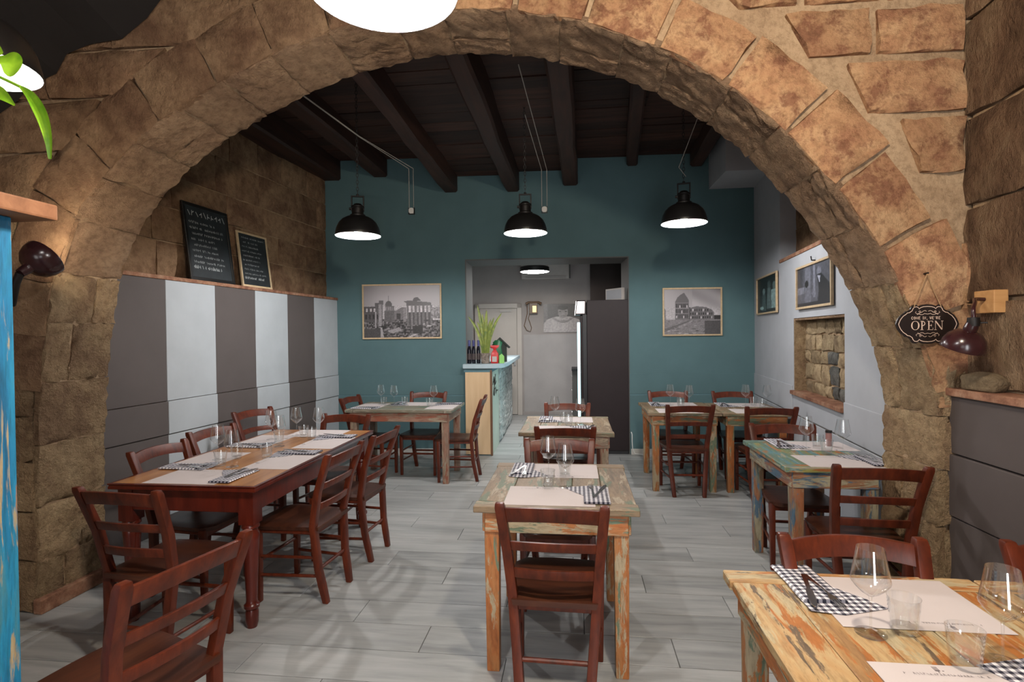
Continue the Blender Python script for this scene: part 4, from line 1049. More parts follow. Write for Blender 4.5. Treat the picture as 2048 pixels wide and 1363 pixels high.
def framed(name, label, cat, fr_, u0, u1, z0, z1, cv, fw_=.02, depth=.022, mt='palewood', tint=(1, .93, .97), flip=False, group='pale framed black and white photographs'):
    t = thing(name, label, cat, group=group)
    for a, b, c, d in ((u0, u1, z0, z0 + fw_), (u0, u1, z1 - fw_, z1), (u0, u0 + fw_, z0 + fw_, z1 - fw_), (u1 - fw_, u1, z0 + fw_, z1 - fw_)):
        m = MB(); fr_.box(m, a, b, c, d, .009, .009 + depth); m.obj('frame', mt, t, .002, seg=1)
    m = MB(); fr_.box(m, u0 + .002, u1 - .002, z0 + .002, z1 - .002, .009, .014); m.obj('backing', 'black', t)
    def fn(a, b, n):
        a = 1 - a if flip else a
        return fr_(u0 + fw_ + (u1 - u0 - 2 * fw_) * a, z0 + fw_ + (z1 - z0 - 2 * fw_) * b, n)
    inst('print', picture_mesh(cv, fn, .0165, tint), t)
    return t
R5 = np.random.RandomState(5)
# ancient ruins: columns in front, a domed church, a temple front with six columns
c = Canvas(170, 112); c.grad(lambda U, V: .62 + .16 * V * 0 + .12 * np.exp(-((U - .55) / .5) ** 2) - .12 * np.maximum(V - .75, 0) * 2 - .18 * np.maximum(.2 - U, 0) * 2)
c.rect(0, 1, 0, .36, .34); c.tex(c.V < .36, .55, R5, 3)
c.poly([(0, .6), (.16, .60), (.16, .3), (0, .3)], .33); c.poly([(.15, .67), (.25, .67), (.25, .3), (.15, .3)], .38); c.poly([(.2, .71), (.26, .71), (.26, .63), (.2, .63)], .42)
for x in (.03, .08, .13): c.rect(x, x + .025, .50, .56, .72)
for x in (.02, .07, .12, .17): c.rect(x, x + .02, .36, .45, .2)
c.ell(.327, .62, .045, .085, .40); c.rect(.322, .332, .70, .80, .42); c.rect(.29, .40, .50, .605, .45); c.rect(.27, .41, .3, .52, .40)
for x in (.3, .325, .35, .375): c.rect(x, x + .008, .53, .59, .62)
c.poly([(.40, .50), (.50, .58), (.56, .58), (.56, .34), (.40, .34)], .46); c.rect(.43, .48, .35, .46, .28); c.rect(.52, .56, .30, .58, .52)
c.poly([(.52, .69), (.60, .71), (.64, .70), (.86, .67), (.885, .66), (.885, .61), (.56, .61), (.56, .66)], .42); c.poly([(.64, .70), (.66, .76), (.71, .77), (.75, .70)], .40)
for i in range(7):
    x = .565 + i * .0505; c.rect(x, x + .026, .24, .62, .50 if i % 2 else .44); c.rect(x + .026, x + .0505, .48, .61, .80 - .05 * (i % 3)); c.rect(x + .026, x + .0505, .24, .48, .33)
c.rect(.885, 1, .35, .57, .52); c.tex((c.U > .885) & (c.V < .57) & (c.V > .3), .3, R5, 3); c.rect(.90, 1, .33, .36, .75)
c.rect(.195, .235, .19, .64, .58); c.rect(.235, .242, .19, .64, .40); c.rect(.15, .165, .19, .5, .62)
for k in range(24):
    x, yv = R5.uniform(.1, .95), R5.uniform(.03, .33); c.ell(x, yv, R5.uniform(.01, .05), R5.uniform(.008, .02), R5.choice([.2, .28, .55, .68]))
c.poly([(0, 0), (.25, 0), (.21, .17), (0, .17)], .30); c.poly([(.22, 0), (.26, 0), (.24, .2), (.22, .2)], .62); c.poly([(.30, .13), (.46, .20), (.50, .14), (.38, .08)], .6); c.poly([(.56, 0), (.72, .12), (.76, .11), (.62, 0)], .66); c.rect(.64, .77, .07, .22, .24)
c.tex(c.V < .62, .10, R5, 2)
framed('picture', 'pale framed photograph of a ruined temple and dome on the teal wall', 'picture', BW, .346, 1.397, 1.512, 2.23, c)
# round ancient amphitheatre on a paved square
c = Canvas(120, 100); c.grad(lambda U, V: .70 - .25 * np.maximum(V - .55, 0) * U * 1.6 + .05 * np.sin(9 * U + 14 * V) * (U > .5))
c.poly([(.2, .32), (.2, .72), (.24, .82), (.30, .88), (.36, .92), (.40, .84), (.44, .76), (.44, .32)], .42)
c.poly([(.44, .32), (.44, .58), (.58, .62), (.74, .60), (.84, .55), (.88, .48), (.88, .32)], .44)
for r_ in range(3):
    for i in range(7):
        x = .215 + i * .031; z0 = .36 + r_ * .115; c.rect(x, x + .016, z0, z0 + .07, .24 if (r_ + i) % 4 else .8); c.ell(x + .008, z0 + .07, .008, .018, .24)
    for i in range(11):
        x = .465 + i * .037; z0 = .35 + r_ * .08
        if z0 + .05 < .60 - max(0, x - .74) * .8: c.rect(x, x + .019, z0, z0 + .05, .22 if (r_ * 2 + i) % 5 else .78)
for z0 in (.46, .575, .69): c.rect(.2, .44, z0, z0 + .012, .56)
c.rect(.44, .47, .32, .6, .36); c.poly([(0, .32), (0, .6), (.03, .55), (.04, .32)], .5)
c.rect(.88, 1, .32, .42, .22); c.rect(0, 1, 0, .33, .50)
for k in range(60):
    x, yv = R5.uniform(0, 1), R5.uniform(0, .30); c.ell(x, yv, .02 + .07 * (.33 - yv), .005 + .008 * (.33 - yv), R5.choice([.28, .36, .62, .7]))
c.poly([(0, .12), (.45, .31), (.5, .31), (.05, .08)], .40); c.rect(.72, 1, .0, .30, .32); c.tex(c.V < .6, .08, R5, 2)
framed('picture', 'pale framed photograph of a round ancient amphitheatre on the teal wall', 'picture', BW, 4.233, 4.975, 1.512, 2.122, c)
# two photographs of people on the grey wall
c = Canvas(80, 60, .12); c.rect(.1, .45, .1, .5, .2); c.ell(.35, .60, .07, .09, .5); c.poly([(.28, .52), (.44, .52), (.47, 0.05), (.26, .05)], .34); c.ell(.62, .76, .08, .1, .30); c.poly([(.54, .66), (.70, .66), (.72, .1), (.5, .1)], .42); c.ell(.86, .70, .07, .1, .42); c.poly([(.72, .6), (.98, .6), (1, .1), (.74, .1)], .62); c.ell(.25, .14, .09, .05, .7); c.tex(c.V < 2, .15, R5, 3)
framed('picture', 'smaller framed dark photograph of seated people on the grey wall by the corner', 'picture', RW, .238, 1.173, 1.755, 2.195, c, tint=(.62, .93, .93))
c = Canvas(90, 60, .34); c.rect(0, .18, .5, 1, .26); c.rect(.25, .42, .45, 1, .45); c.rect(.5, .56, .2, 1, .5); c.ell(.30, .56, .055, .09, .12); c.poly([(.24, .44), (.38, .48), (.44, .30), (.42, .05), (.24, .1)], .42); c.ell(.66, .80, .06, .1, .5); c.poly([(.60, .72), (.72, .74), (.95, .45), (1, 0), (.62, 0), (.66, .4)], .15); c.poly([(.62, .70), (.68, .5), (.70, .68)], .72); c.ell(.52, .30, .06, .06, .46); c.rect(0, .22, .34, .5, .48); c.rect(.0, 1, 0, .1, .16); c.tex(c.V < 2, .12, R5, 3)
framed('picture', 'larger framed grey-blue photograph of a standing and a seated figure above the niche', 'picture', RW, 1.867, 2.782, 1.752, 2.135, c, tint=(.78, .80, 1.0))
m = MB(); m.tube([RW(2.33, 2.15, 0), RW(2.33, 2.152, .03), RW(2.33, 2.185, .035)], .006, 6); tag(m.obj('wall_hook', 'iron', smooth=40), 'small dark hook above the larger photograph on the grey wall', 'hook')
# unframed print in the room behind
c = Canvas(96, 72, .30); c.rect(0, .1, 0, 1, .4); c.poly([(0, 0), (0, .30), (.10, .46), (.34, .56), (.66, .56), (.90, .46), (1, .30), (1, 0)], .64); c.ell(.5, .70, .13, .20, .52); c.ell(.5, .86, .135, .08, .22); c.rect(.47, .53, .62, .68, .56); c.ell(.43, .73, .03, .02, .28); c.ell(.57, .73, .03, .02, .28); c.rect(.44, .56, .57, .59, .3); c.poly([(.22, .5), (.30, .5), (.44, .40), (.40, .34)], .5); c.poly([(.78, .5), (.70, .5), (.56, .40), (.60, .34)], .5); c.ell(.5, .38, .1, .05, .48); c.poly([(.34, .5), (.36, .16), (.345, .16)], .5); c.poly([(.66, .5), (.64, .16), (.655, .16)], .5); c.tex(c.V < 2, .08, R5, 3)
def bfn(a, b, n): return BR(bru(-.595) + (.74) * a, 1.585 + .545 * b, n)
o = inst('poster', picture_mesh(c, bfn, .02, (1, .9, .9))); tag(o, 'grey print of a person in a white shirt at a table, beside the wall telephone', 'poster')

# ------------------------------------------------------------------ chalkboards leaning on the ledge of the striped wall
def chalkboard(u0, u1, z0, h, name_mt, fw_, label, lean=.085, R=None, lines=9, big=True, tilt=0.0, seed=1):
    """stands on the ledge, leaning back against the stone; u runs towards the camera"""
    R = random.Random(seed); t = thing('chalkboard', label, 'chalkboard', group='menu chalkboards')
    def fn(a, b, d):
        q = Vector(LW(u1 - (u1 - u0) * a, z0, 0)); k = b * h
        return q + LW.n * (-.03 - lean * b + d) + Vector((0, 0, k)) + LW.u * (-tilt * b)
    def slab(mb, a0, a1, b0, b1, d0, d1): mb.hexa([fn(a0, b0, d0), fn(a1, b0, d0), fn(a1, b0, d1), fn(a0, b0, d1), fn(a0, b1, d0), fn(a1, b1, d0), fn(a1, b1, d1), fn(a0, b1, d1)])
    fa, fb = fw_ / (u1 - u0), fw_ / h
    m = MB(); slab(m, fa * .5, 1 - fa * .5, fb * .5, 1 - fb * .5, 0, .008); m.obj('board', 'chalkboard', t)
    for a0, a1, b0, b1 in ((0, 1, 0, fb), (0, 1, 1 - fb, 1), (0, fa, fb, 1 - fb), (1 - fa, 1, fb, 1 - fb)):
        m = MB(); slab(m, a0, a1, b0, b1, -.004, .016); m.obj('frame', name_mt, t, .002, seg=1)
    tmp = MB(); W_ = (u1 - u0)
    if big: scribble(tmp, .1, .9, .84, .075, R, 0, .085, .012, .05)
    for i in range(lines):
        yv = .74 - i * (.66 / lines) if big else .88 - i * (.82 / lines)
        scribble(tmp, .10 + R.uniform(0, .04), .62 + R.uniform(0, .25), yv, .032 if i < lines - 1 else .045, R, 0, .03, .0055 if i < lines - 1 else .009, .14)
    m = MB(); m.add([fn(p[0], p[1], .0092) for p in tmp.v], tmp.f); tag(m.obj('chalk_writing', 'chalk', t), kind='stuff')
    return t
chalkboard(1.94, 2.50, 2.064, .69, 'black', .03, 'tall black framed chalkboard leaning on the ledge above the striped wall', seed=3, lines=9)
chalkboard(1.36, 1.83, 2.064, .56, 'palewood', .02, 'small pale framed chalkboard on the ledge, beside the tall black one', lean=.08, seed=8, lines=10, big=False, tilt=0.02)

# ------------------------------------------------------------------ hanging OPEN sign on the arch pier
sg = thing('hanging_sign', 'small black ornate plaque reading come in we are open, hung on the pier', 'sign')
SX, SZ = 1.697, 1.583
def sf(a, b, d): return af(SX + a * .1445, SZ + b * .096, .028 + d)
def half_outline():
    P = [(0, 1.0), (.16, .985), (.26, .90), (.30, .80)]
    P += [(.36 + .085 * math.cos(t), .85 + .12 * math.sin(t)) for t in [PI * .98, PI * .75, PI * .5, PI * .2, -.1 * PI, -.3 * PI]]
    P = [(0, 1.0), (.14, .985), (.24, .93), (.29, .86), (.31, .93), (.37, .985), (.45, .97), (.50, .88), (.53, .76), (.62, .66), (.70, .64), (.73, .58), (.84, .46), (.93, .28), (.985, .08), (1.0, 0)]
    return P
hp = half_outline(); out_ = hp + [(a, -b) for a, b in reversed(hp[:-1])]; out_ = out_ + [(-a, b) for a, b in reversed(out_[1:-1])]
m = MB(); m.prism(out_, sf, -.008, .0); m.obj('plaque', 'signblack', sg)
def line_strip(P, w_, d, closed=False):
    m = MB(); n = len(P); L_ = []; R_ = []
    for i in range(n):
        a = Vector(P[(i - 1) % n] if closed or i > 0 else P[i]); b = Vector(P[(i + 1) % n] if closed or i < n - 1 else P[i]); dd = (b - a); dd.normalize(); nn = Vector((-dd.y, dd.x)) * w_ / 2; p = Vector(P[i]); L_.append(p + nn); R_.append(p - nn)
    vs_ = [sf(p.x / .1445, p.y / .096, d) for p in L_ + R_]; fs = [(i, (i + 1) % n, n + (i + 1) % n, n + i) for i in range(n if closed else n - 1)]
    return m.add(vs_, fs)
bord = [(a * .1445 * .915, b * .096 * .89) for a, b in out_]
line_strip(bord, .0032, .0012, True).obj('border', 'signgold', sg)
E_ = .0008
lt = MB()
def stroke(P, w_):   # letters drawn as flat raised strips, coordinates in metres on the plaque
    q = line_strip(P, w_, E_ + .0006); lt.add(q.v, q.f)
def letter_O(cx, cz, wd, h):
    n = 28; vs_ = []
    for i in range(n):
        t = 2 * PI * i / n; vs_.append((cx + wd * math.cos(t), cz + h * math.sin(t)))
    for i in range(n):
        t = 2 * PI * i / n; k = .0034 + .0 * abs(math.cos(t)); vs_.append((cx + (wd - .0052 * abs(math.cos(t)) - .0016) * math.cos(t), cz + (h - .0022) * math.sin(t)))
    lt.add([sf(a / .1445, b / .096, E_ + .0006) for a, b in vs_], [(i, (i + 1) % n, n + (i + 1) % n, n + i) for i in range(n)])
B0, B1 = -.0275, .0145; T_, Th = .0056, .0022; ser = .0042
def vbar(x, w_=T_, a=B0, b=B1, serif=(True, True)):
    stroke([(x, a), (x, b)], w_)
    for zz, ok in ((a, serif[0]), (b, serif[1])):
        if ok: stroke([(x - w_ / 2 - ser, zz), (x + w_ / 2 + ser, zz)], Th)
letter_O(-.056, (B0 + B1) / 2, .0195, (B1 - B0) / 2 + .001)
vbar(-.0255); stroke([(-.0255 + .010 * math.sin(t) * 1.35 + (.0 if t else 0), B1 - .0008 - (1 - math.cos(t)) * .0108) for t in [PI * i / 10 for i in range(11)]], .0036)
vbar(.006); stroke([(.006, B1), (.0235, B1)], Th); stroke([(.006, B0), (.0245, B0)], Th); stroke([(.006, (B0 + B1) / 2), (.018, (B0 + B1) / 2)], Th); stroke([(.0235, B1), (.0235, B1 - .008)], Th); stroke([(.0245, B0), (.0245, B0 + .009)], Th); stroke([(.018, (B0 + B1) / 2 + .005), (.018, (B0 + B1) / 2 - .005)], Th)
vbar(.036, Th, serif=(True, False)); stroke([(.033, B1), (.038, B1)], Th); stroke([(.0365, B1), (.0655, B0 + .0005)], .0058); vbar(.0665, Th, serif=(False, True))
lt.obj('lettering', 'signgold', sg)
lt2 = MB()
GL = {'C': [[(1, .8), (.7, 1), (.25, .9), (0, .5), (.25, .1), (.7, 0), (1, .2)]], 'O': [[(.5, 0), (.1, .2), (0, .5), (.1, .8), (.5, 1), (.9, .8), (1, .5), (.9, .2), (.5, 0)]], 'M': [[(0, 0), (.1, 1), (.5, .2), (.9, 1), (1, 0)]], 'E': [[(1, 0), (.1, 0), (.1, 1), (1, 1)], [(.1, .5), (.8, .5)]],
      'I': [[(.5, 0), (.5, 1)], [(.2, 0), (.8, 0)], [(.2, 1), (.8, 1)]], 'N': [[(.05, 0), (.05, 1), (.95, 0), (.95, 1)]], 'W': [[(0, 1), (.25, 0), (.5, .8), (.75, 0), (1, 1)]], 'R': [[(.1, 0), (.1, 1), (.7, 1), (.9, .8), (.7, .5), (.1, .5)], [(.5, .5), (1, 0)]], "'": [[(.5, 1), (.4, .7)]], ',': [[(.5, .1), (.3, -.25)]]}
txt = "COME IN, WE'RE"; x = -.0735; stp = .0107
for ch in txt:
    if ch in GL:
        wch = stp * (.66 if ch not in "',I" else .4)
        for P in GL[ch]:
            q = line_strip([(x + a * wch, .0235 + b * .0125) for a, b in P], .0024, E_ + .0006); lt2.add(q.v, q.f)
    x += stp * (1.04 if ch not in "', I" else .66)
lt2.obj('lettering', 'signgold', sg)
orn = MB()
for s in (-1, 1):
    for P, zc in (([(.004, .062), (.012, .066), (.02, .063), (.026, .057), (.034, .055), (.040, .060), (.036, .065), (.030, .062), (.036, .052), (.048, .050), (.056, .056), (.052, .062)], 1), ([(.0, .048), (.014, .051), (.022, .046), (.032, .046), (.040, .050), (.048, .046)], 1)):
        q = line_strip([(s * a, b) for a, b in P], .0022, E_ + .0006); orn.add(q.v, q.f); q = line_strip([(s * a * .95, -b + .004) for a, b in P], .0020, E_ + .0006); orn.add(q.v, q.f)
tag(orn.obj('ornament', 'signgold', sg), kind='stuff')
for s in (-1, 1):
    m = MB(); m.tube([Vector(af(1.693, 1.827, .035)), Vector(af(1.693 + s * .02, 1.77, .032)), Vector(af(SX + s * .062, SZ + .083, .03))], .0022, 6); m.obj('twine', 'twine', sg, smooth=40)
m = MB(); m.tube([Vector(af(1.693, 1.827, .0)), Vector(af(1.693, 1.829, .042))], .004, 6); m.obj('nail', 'iron', sg)

# ------------------------------------------------------------------ wall lamps
def cat3(P, n):
    P = [Vector(p) for p in P]; out = []
    for i in range(len(P) - 1):
        p0, p1, p2, p3 = P[max(i - 1, 0)], P[i], P[i + 1], P[min(i + 2, len(P) - 1)]
        for k in range(n):
            u = k / n; out.append(.5 * (2 * p1 + (p2 - p0) * u + (2 * p0 - 5 * p1 + 4 * p2 - p3) * u * u + (3 * p1 - p0 - 3 * p2 + p3) * u ** 3))
    return out + [P[-1]]
def bowl_lamp(t, c, axis, R_=.098, dep=.085, mt='oxblood', bulb=None):
    """bowl with its opening along axis"""
    ax = Vector(axis).normalized(); q = Vector((0, 0, -1)).rotation_difference(ax).to_matrix()
    prof_ = [(R_, 0), (R_ * 1.01, .004), (R_ * .97, dep * .35), (R_ * .84, dep * .66), (R_ * .6, dep * .9), (R_ * .3, dep), (.026, dep * 1.03), (.026, dep * 1.2), (.022, dep * 1.5), (.001, dep * 1.52)]
    m = MB(); m.lathe(prof_, 32); m.v = [tuple(Vector(c) + q @ Vector(p)) for p in m.v]; m.obj('shade', mt, t, smooth=50)
    m = MB(); m.lathe([(R_ * .99, .002), (R_ * .95, dep * .34), (R_ * .82, dep * .64), (R_ * .58, dep * .87), (.001, dep * .97)], 32); m.v = [tuple(Vector(c) + q @ Vector(p)) for p in m.v]; m.obj('reflector', 'lampwhite', t, smooth=50)
    b = inst('bulb', bulb or sc_bulb, t, Vector(c) + q @ Vector((0, 0, .032)))
    return Vector(c) + q @ Vector((0, 0, dep * 1.5))
MT['warmbulb'] = plain('lit_warm_bulb', (1, .9, .75), 0.3, emit=(1, .82, .58), estr=170)
MT['offbulb'] = plain('unlit_bulb', (.8, .78, .7), 0.2)
bm_ = bmesh.new(); bmesh.ops.create_icosphere(bm_, subdivisions=2, radius=0.024); sc_bulb = bpy.data.meshes.new('bulb'); bm_.to_mesh(sc_bulb); bm_.free(); sc_bulb.materials.append(MT['warmbulb']); off_bulb = sc_bulb.copy(); off_bulb.materials[0] = MT['offbulb']
t = thing('wall_lamp', 'oxblood swan-neck wall lamp on a square pine block beside the hanging sign', 'lamp', group='oxblood bowl wall lamps')
m = MB(); FR.box(m, .125, .245, 1.628, 1.73, .002, .062); m.obj('mount', 'pine', t, .004)
e = bowl_lamp(t, (1.712, 2.62, 1.470), (-.14, .34, -.93), .084, .085, bulb=off_bulb)
s0 = FR(.19, 1.69, .062)
m = MB(); m.tube(cat3([s0, s0 + Vector((-.045, -.01, 0)), Vector((1.765, 2.62, 1.672)), Vector((1.735, 2.585, 1.648)), Vector(e) + Vector((0, 0, .035)), e], 4), .0085, 10); m.obj('arm', 'oxblood', t, smooth=50)
m = MB(); m.lathe([(.001, -.02), (.022, -.02), (.024, .0), (.022, .018), (.001, .02)], 14, tuple(e)); m.tube([Vector(e) + Vector((.02, -.01, -.005)), Vector(e) + Vector((.042, -.02, -.005))], .004, 6); m.obj('neck', 'iron', t, smooth=40)
t = thing('wall_lamp', 'dark oxblood wall lamp turned upwards beside the blue cabinet on the shadowed pier', 'lamp', group='oxblood bowl wall lamps')
e = bowl_lamp(t, (-2.735, 2.52, 1.985), (.16, .72, .62), .098, .10)
m = MB(); m.tube([e, Vector(e) + Vector((-.025, -.0, -.05)), Vector((-2.82, 2.42, 1.74)), Vector((-3.2, 2.42, 1.66)), Vector((-3.75, 2.42, 1.66))], .018, 10); m.obj('arm', 'iron', t, smooth=50)

# ------------------------------------------------------------------ rough stone on the wainscot ledge
Rs = random.Random(12); bm = bmesh.new(); bmesh.ops.create_icosphere(bm, subdivisions=3, radius=1)
for v in bm.verts:
    p = v.co; k = 1 + .06 * math.sin(5 * p.x + 1) * math.cos(4 * p.y) + .05 * math.sin(7 * p.z + 2 * p.x)
    sgn = lambda q, e_: math.copysign(abs(q) ** e_, q)
    v.co = Vector((sgn(p.x, .75) * .052 * k, sgn(p.y, .7) * .098 * k, max(sgn(p.z, .7), -.75) * .048 * k))
me = bpy.data.meshes.new('stone'); bm.to_mesh(me); bm.free(); me.materials.append(MT['rubble'])
for p in me.polygons: p.use_smooth = True
o = inst('loose_stone', me, None, (1.856, 2.70, 1.272 + .037), (0, 0, .1)); tag(o, 'rounded pinkish stone lying on the brown wainscot ledge under the wall lamp', 'stone')

# ------------------------------------------------------------------ blue cabinet at the frame edge and the plant above it
t = thing('tall_cabinet', 'tall distressed blue plank cabinet with an orange-brown top, at the frame edge', 'cabinet', (-1.50, 1.3, 0))
MB().box(-.44, -.02, -.9, -.02, 0, 1.88).obj('carcass', 'blue', t)
for i in range(6):
    MB().box(-.022, -.002, -.9 + .149 * i, -.9 + .149 * i + .147, .0, 1.885).obj('plank', 'blue', t, .003, seg=1)
for i in range(3): MB().box(-.44 + .14 * i, -.44 + .14 * i + .138, -.022, -.002, .0, 1.885).obj('plank', 'blue', t, .003, seg=1)
MB().box(-.46, .066, -.95, .06, 1.886, 1.93).obj('top', 'shelfwood', t, .006)
t = thing('hanging_plant', 'bright green trailing pothos leaves hanging in front of the pendant bowl', 'plant', (-1.98, 1.05, 2.62))
def rel(p): return Vector(p) - Vector((-1.98, 1.05, 2.62))
MB().lathe([(.001, -.1), (.07, -.1), (.1, .04), (.09, .04), (.085, .02), (.001, .02)], 24).obj('pot', 'black', t, smooth=40)
for a in (0, 2.1, 4.2): MB().tube([(.095 * math.cos(a), .095 * math.sin(a), .04), (0, 0, .6), (0, 0, 1.13)], .003, 5).obj('hanger', 'iron', t)
def leaf(path, wid, cup, mt, parent, name='leaf', up=(0, -1, .2)):
    pts = cat3(path, 5); n = len(pts); vs_ = []; fs = []
    for i, p in enumerate(pts):
        f = i / (n - 1); tdir = (pts[min(i + 1, n - 1)] - pts[max(i - 1, 0)]).normalized(); sd = tdir.cross(Vector(up)).normalized(); nn = sd.cross(tdir).normalized()
        w_ = wid(f)
        for q in (-1, -.5, 0, .5, 1): vs_.append(p + sd * w_ * q + nn * cup * w_ * q * q)
    for i in range(n - 1):
        for q in range(4): fs.append((i * 5 + q, i * 5 + q + 1, (i + 1) * 5 + q + 1, (i + 1) * 5 + q))
    return MB().add(vs_, fs).obj(name, mt, parent, smooth=60)
stem = [(-1.98, 1.05, 2.66), (-1.9, 1.22, 2.50), (-1.80, 1.40, 2.385), (-1.715, 1.45, 2.347), (-1.645, 1.45, 2.313)]
MB().tube([rel(p) for p in cat3(stem, 4)], .0045, 6).obj('stem', 'pothos', t, smooth=50)
leaf([rel(p) for p in [(-1.645, 1.45, 2.313), (-1.61, 1.447, 2.287), (-1.58, 1.445, 2.252), (-1.556, 1.445, 2.205), (-1.546, 1.447, 2.15), (-1.549, 1.45, 2.093)]], lambda f: .003 + .0155 * math.sin(PI * min(1, f * .92 + .02)) ** 1.1, .6, 'pothos', t)
leaf([rel(p) for p in [(-1.672, 1.43, 2.40), (-1.65, 1.42, 2.385), (-1.632, 1.415, 2.36), (-1.638, 1.41, 2.325)]], lambda f: .004 + .026 * math.sin(PI * f) ** .7, .25, 'pothos', t, up=(.4, -1, .5))
leaf([rel(p) for p in [(-1.76, 1.42, 2.44), (-1.72, 1.42, 2.425), (-1.685, 1.42, 2.405), (-1.668, 1.42, 2.40)]], lambda f: .004 + .018 * math.sin(PI * f), .3, 'pothos', t)
leaf([rel(p) for p in [(-1.78, 1.44, 2.33), (-1.73, 1.44, 2.305), (-1.69, 1.44, 2.285), (-1.655, 1.44, 2.255)]], lambda f: .003 + .017 * math.sin(PI * min(1, f * 1.0)) ** 1.5, .4, 'pothos', t)
for k in range(7):
    a = .9 * k; r_ = .16; leaf([Vector((.05 * math.cos(a), .05 * math.sin(a), .03)), Vector((.12 * math.cos(a), .12 * math.sin(a), .10)), Vector((r_ * math.cos(a), r_ * math.sin(a), .05)), Vector((.2 * math.cos(a), .2 * math.sin(a), -.04))], lambda f: .004 + .03 * math.sin(PI * f), .3, 'pothos', t, up=(0, 0, 1))

# ------------------------------------------------------------------ bar counter in the doorway and what stands on it
ct = thing('bar_counter', 'bar counter in the doorway with plywood end, white split-stone side and blue top', 'counter', (-1.065, 6.86, 0))
CU = Frame((-1.065, 6.86), (-1.16, 9.85)); 
if CU.n.x < 0: CU.n = -CU.n
off = Vector((-1.065, 6.86, 0))
def cbox(u0, u1, z0, z1, n0, n1, nm, mt, bev=0.0):
    m = MB(); CU.box(m, u0, u1, z0, z1, n0, n1); m.v = [tuple(Vector(p) - off) for p in m.v]; return m.obj(nm, mt, ct, bev, seg=1)
cbox(.0, 2.9, 0, 1.075, -.33, -.012, 'body', 'counterteal')
cbox(-.018, .0, .015, 1.075, -.345, -.022, 'end_panel', 'plywood', .002)
cbox(-.026, .012, .0, 1.10, -.022, .004, 'corner_post', 'edgewood', .003)
cbox(.012, .80, .0, 1.08, -.012, -.002, 'side_panel', 'counterside')
cbox(-.02, 2.9, 1.075, 1.122, -.36, .004, 'fascia', 'counterteal')
m = MB(); zz = .03; Rk = random.Random(31)
while zz < 1.07:
    u = .805; h = .042
    while u < 2.85:
        wd = Rk.uniform(.14, .34); u2 = min(u + wd, 2.88); d = Rk.uniform(.006, .022); CU.box(m, u + .001, u2 - .001, zz + .001, min(zz + h, 1.073) - .001, -.012, d); u = u2
    zz += h
m.v = [tuple(Vector(p) - off) for p in m.v]; tag(m.obj('stone_cladding', 'slate', ct), kind='stuff')
pl = [(-.05, -.37), (-.06, -.2), (-.055, .02), (.0, .10), (.12, .155), (.5, .17), (2.9, .16), (2.9, -.37)]
m = MB(); m.prism(pl, lambda a, b, d: Vector(CU(a, d, b)) - off, 1.122, 1.18); m.obj('top', 'counterblue', ct, .005, seg=1)
lg = MB()
def cstroke(P, w_=.012):
    for (a, b), (c_, d) in zip(P, P[1:]):
        dx, dz = c_ - a, d - b; ln = math.hypot(dx, dz) or 1; px, pz = -dz / ln * w_ / 2, dx / ln * w_ / 2
        CU_p = [Vector(CU(q * 5.2, r, .0012)) - off for q, r in ((a - px, b - pz), (c_ - px, d - pz), (c_ + px, d + pz), (a + px, b + pz))]; lg.add(CU_p, [(0, 1, 2, 3)])
cstroke([(.02, .90), (.045, 1.0), (.05, .86), (.05, .98), (.02, .93), (.075, .94)]); cstroke([(.075, 1.02), (.065, .88), (.10, .92)]); cstroke([(.03, .76), (.045, .86), (.05, .74), (.045, .82), (.07, .84)]); cstroke([(.075, .85), (.08, .75), (.10, .80), (.115, .77), (.135, .78)], .009)
lg.obj('lettering', 'iron', ct)
CZ = 1.1805
def onc(u, n): p = CU(u, 0, n); return p.x, p.y
bot = MB().lathe([(.001, .003), (.024, 0), (.027, .01), (.027, .17), (.0245, .19), (.0145, .225), (.0135, .25), (.001, .25)], 20).mesh('glass_body', 'bottle', smooth=50)
botcap = MB().lathe([(.0145, .215), (.0155, .30), (.013, .304), (.001, .304)], 14).mesh('foil_cap', 'bluefoil', smooth=40)
botlab = MB().lathe([(.0273, .05), (.0273, .13)], 20).mesh('label', 'label', smooth=40)
for i, (u, n, w_) in enumerate(((.10, -.305, 'beside the door jamb'), (.10, -.248, 'second from the jamb'), (.13, -.19, 'next to the pebble pot'))):
    x, y = onc(u, n); t = thing('wine_bottle', 'dark blue-capped wine bottle on the bar counter, ' + w_, 'bottle', (x, y, CZ), 0, 'dark bottles on the bar counter'); inst('glass_body', bot, t); inst('foil_cap', botcap, t); inst('label', botlab, t)
x, y = onc(.12, -.098); t = thing('snake_plant', 'tall yellow-green snake plant in a pebble pattern pot on the bar counter', 'plant', (x, y, CZ))
MB().lathe([(.001, 0), (.05, 0), (.058, .02), (.060, .13), (.053, .135), (.048, .12), (.001, .11)], 24).obj('pot', 'pot', t, smooth=50)
for bx_, tx_, ty_, hz, wd in ((-.03, -.19, -.02, .52, .02), (-.02, -.08, .0, .66, .022), (-.01, -.03, .02, .55, .022), (.005, .02, -.01, .60, .024), (.015, .06, .02, .48, .022), (.025, .10, -.02, .50, .02), (.035, .19, .0, .56, .02), (0, -.11, .03, .45, .02)):
    leaf([Vector((bx_, 0, .10)), Vector((bx_ + tx_ * .12, ty_ * .3, .10 + hz * .35)), Vector((bx_ + tx_ * .5, ty_ * .7, .10 + hz * .72)), Vector((bx_ + tx_, ty_, .10 + hz))], lambda f, wd=wd: wd * (.75 + .5 * f) * max(0.02, 1 - f ** 4), .35, 'snake', t, up=(.15, -1, 0))
x, y = onc(.13, .025); t = thing('snack_bag', 'red shiny wrapped packet standing on the bar counter beside the pebble pot', 'packet', (x, y, CZ))
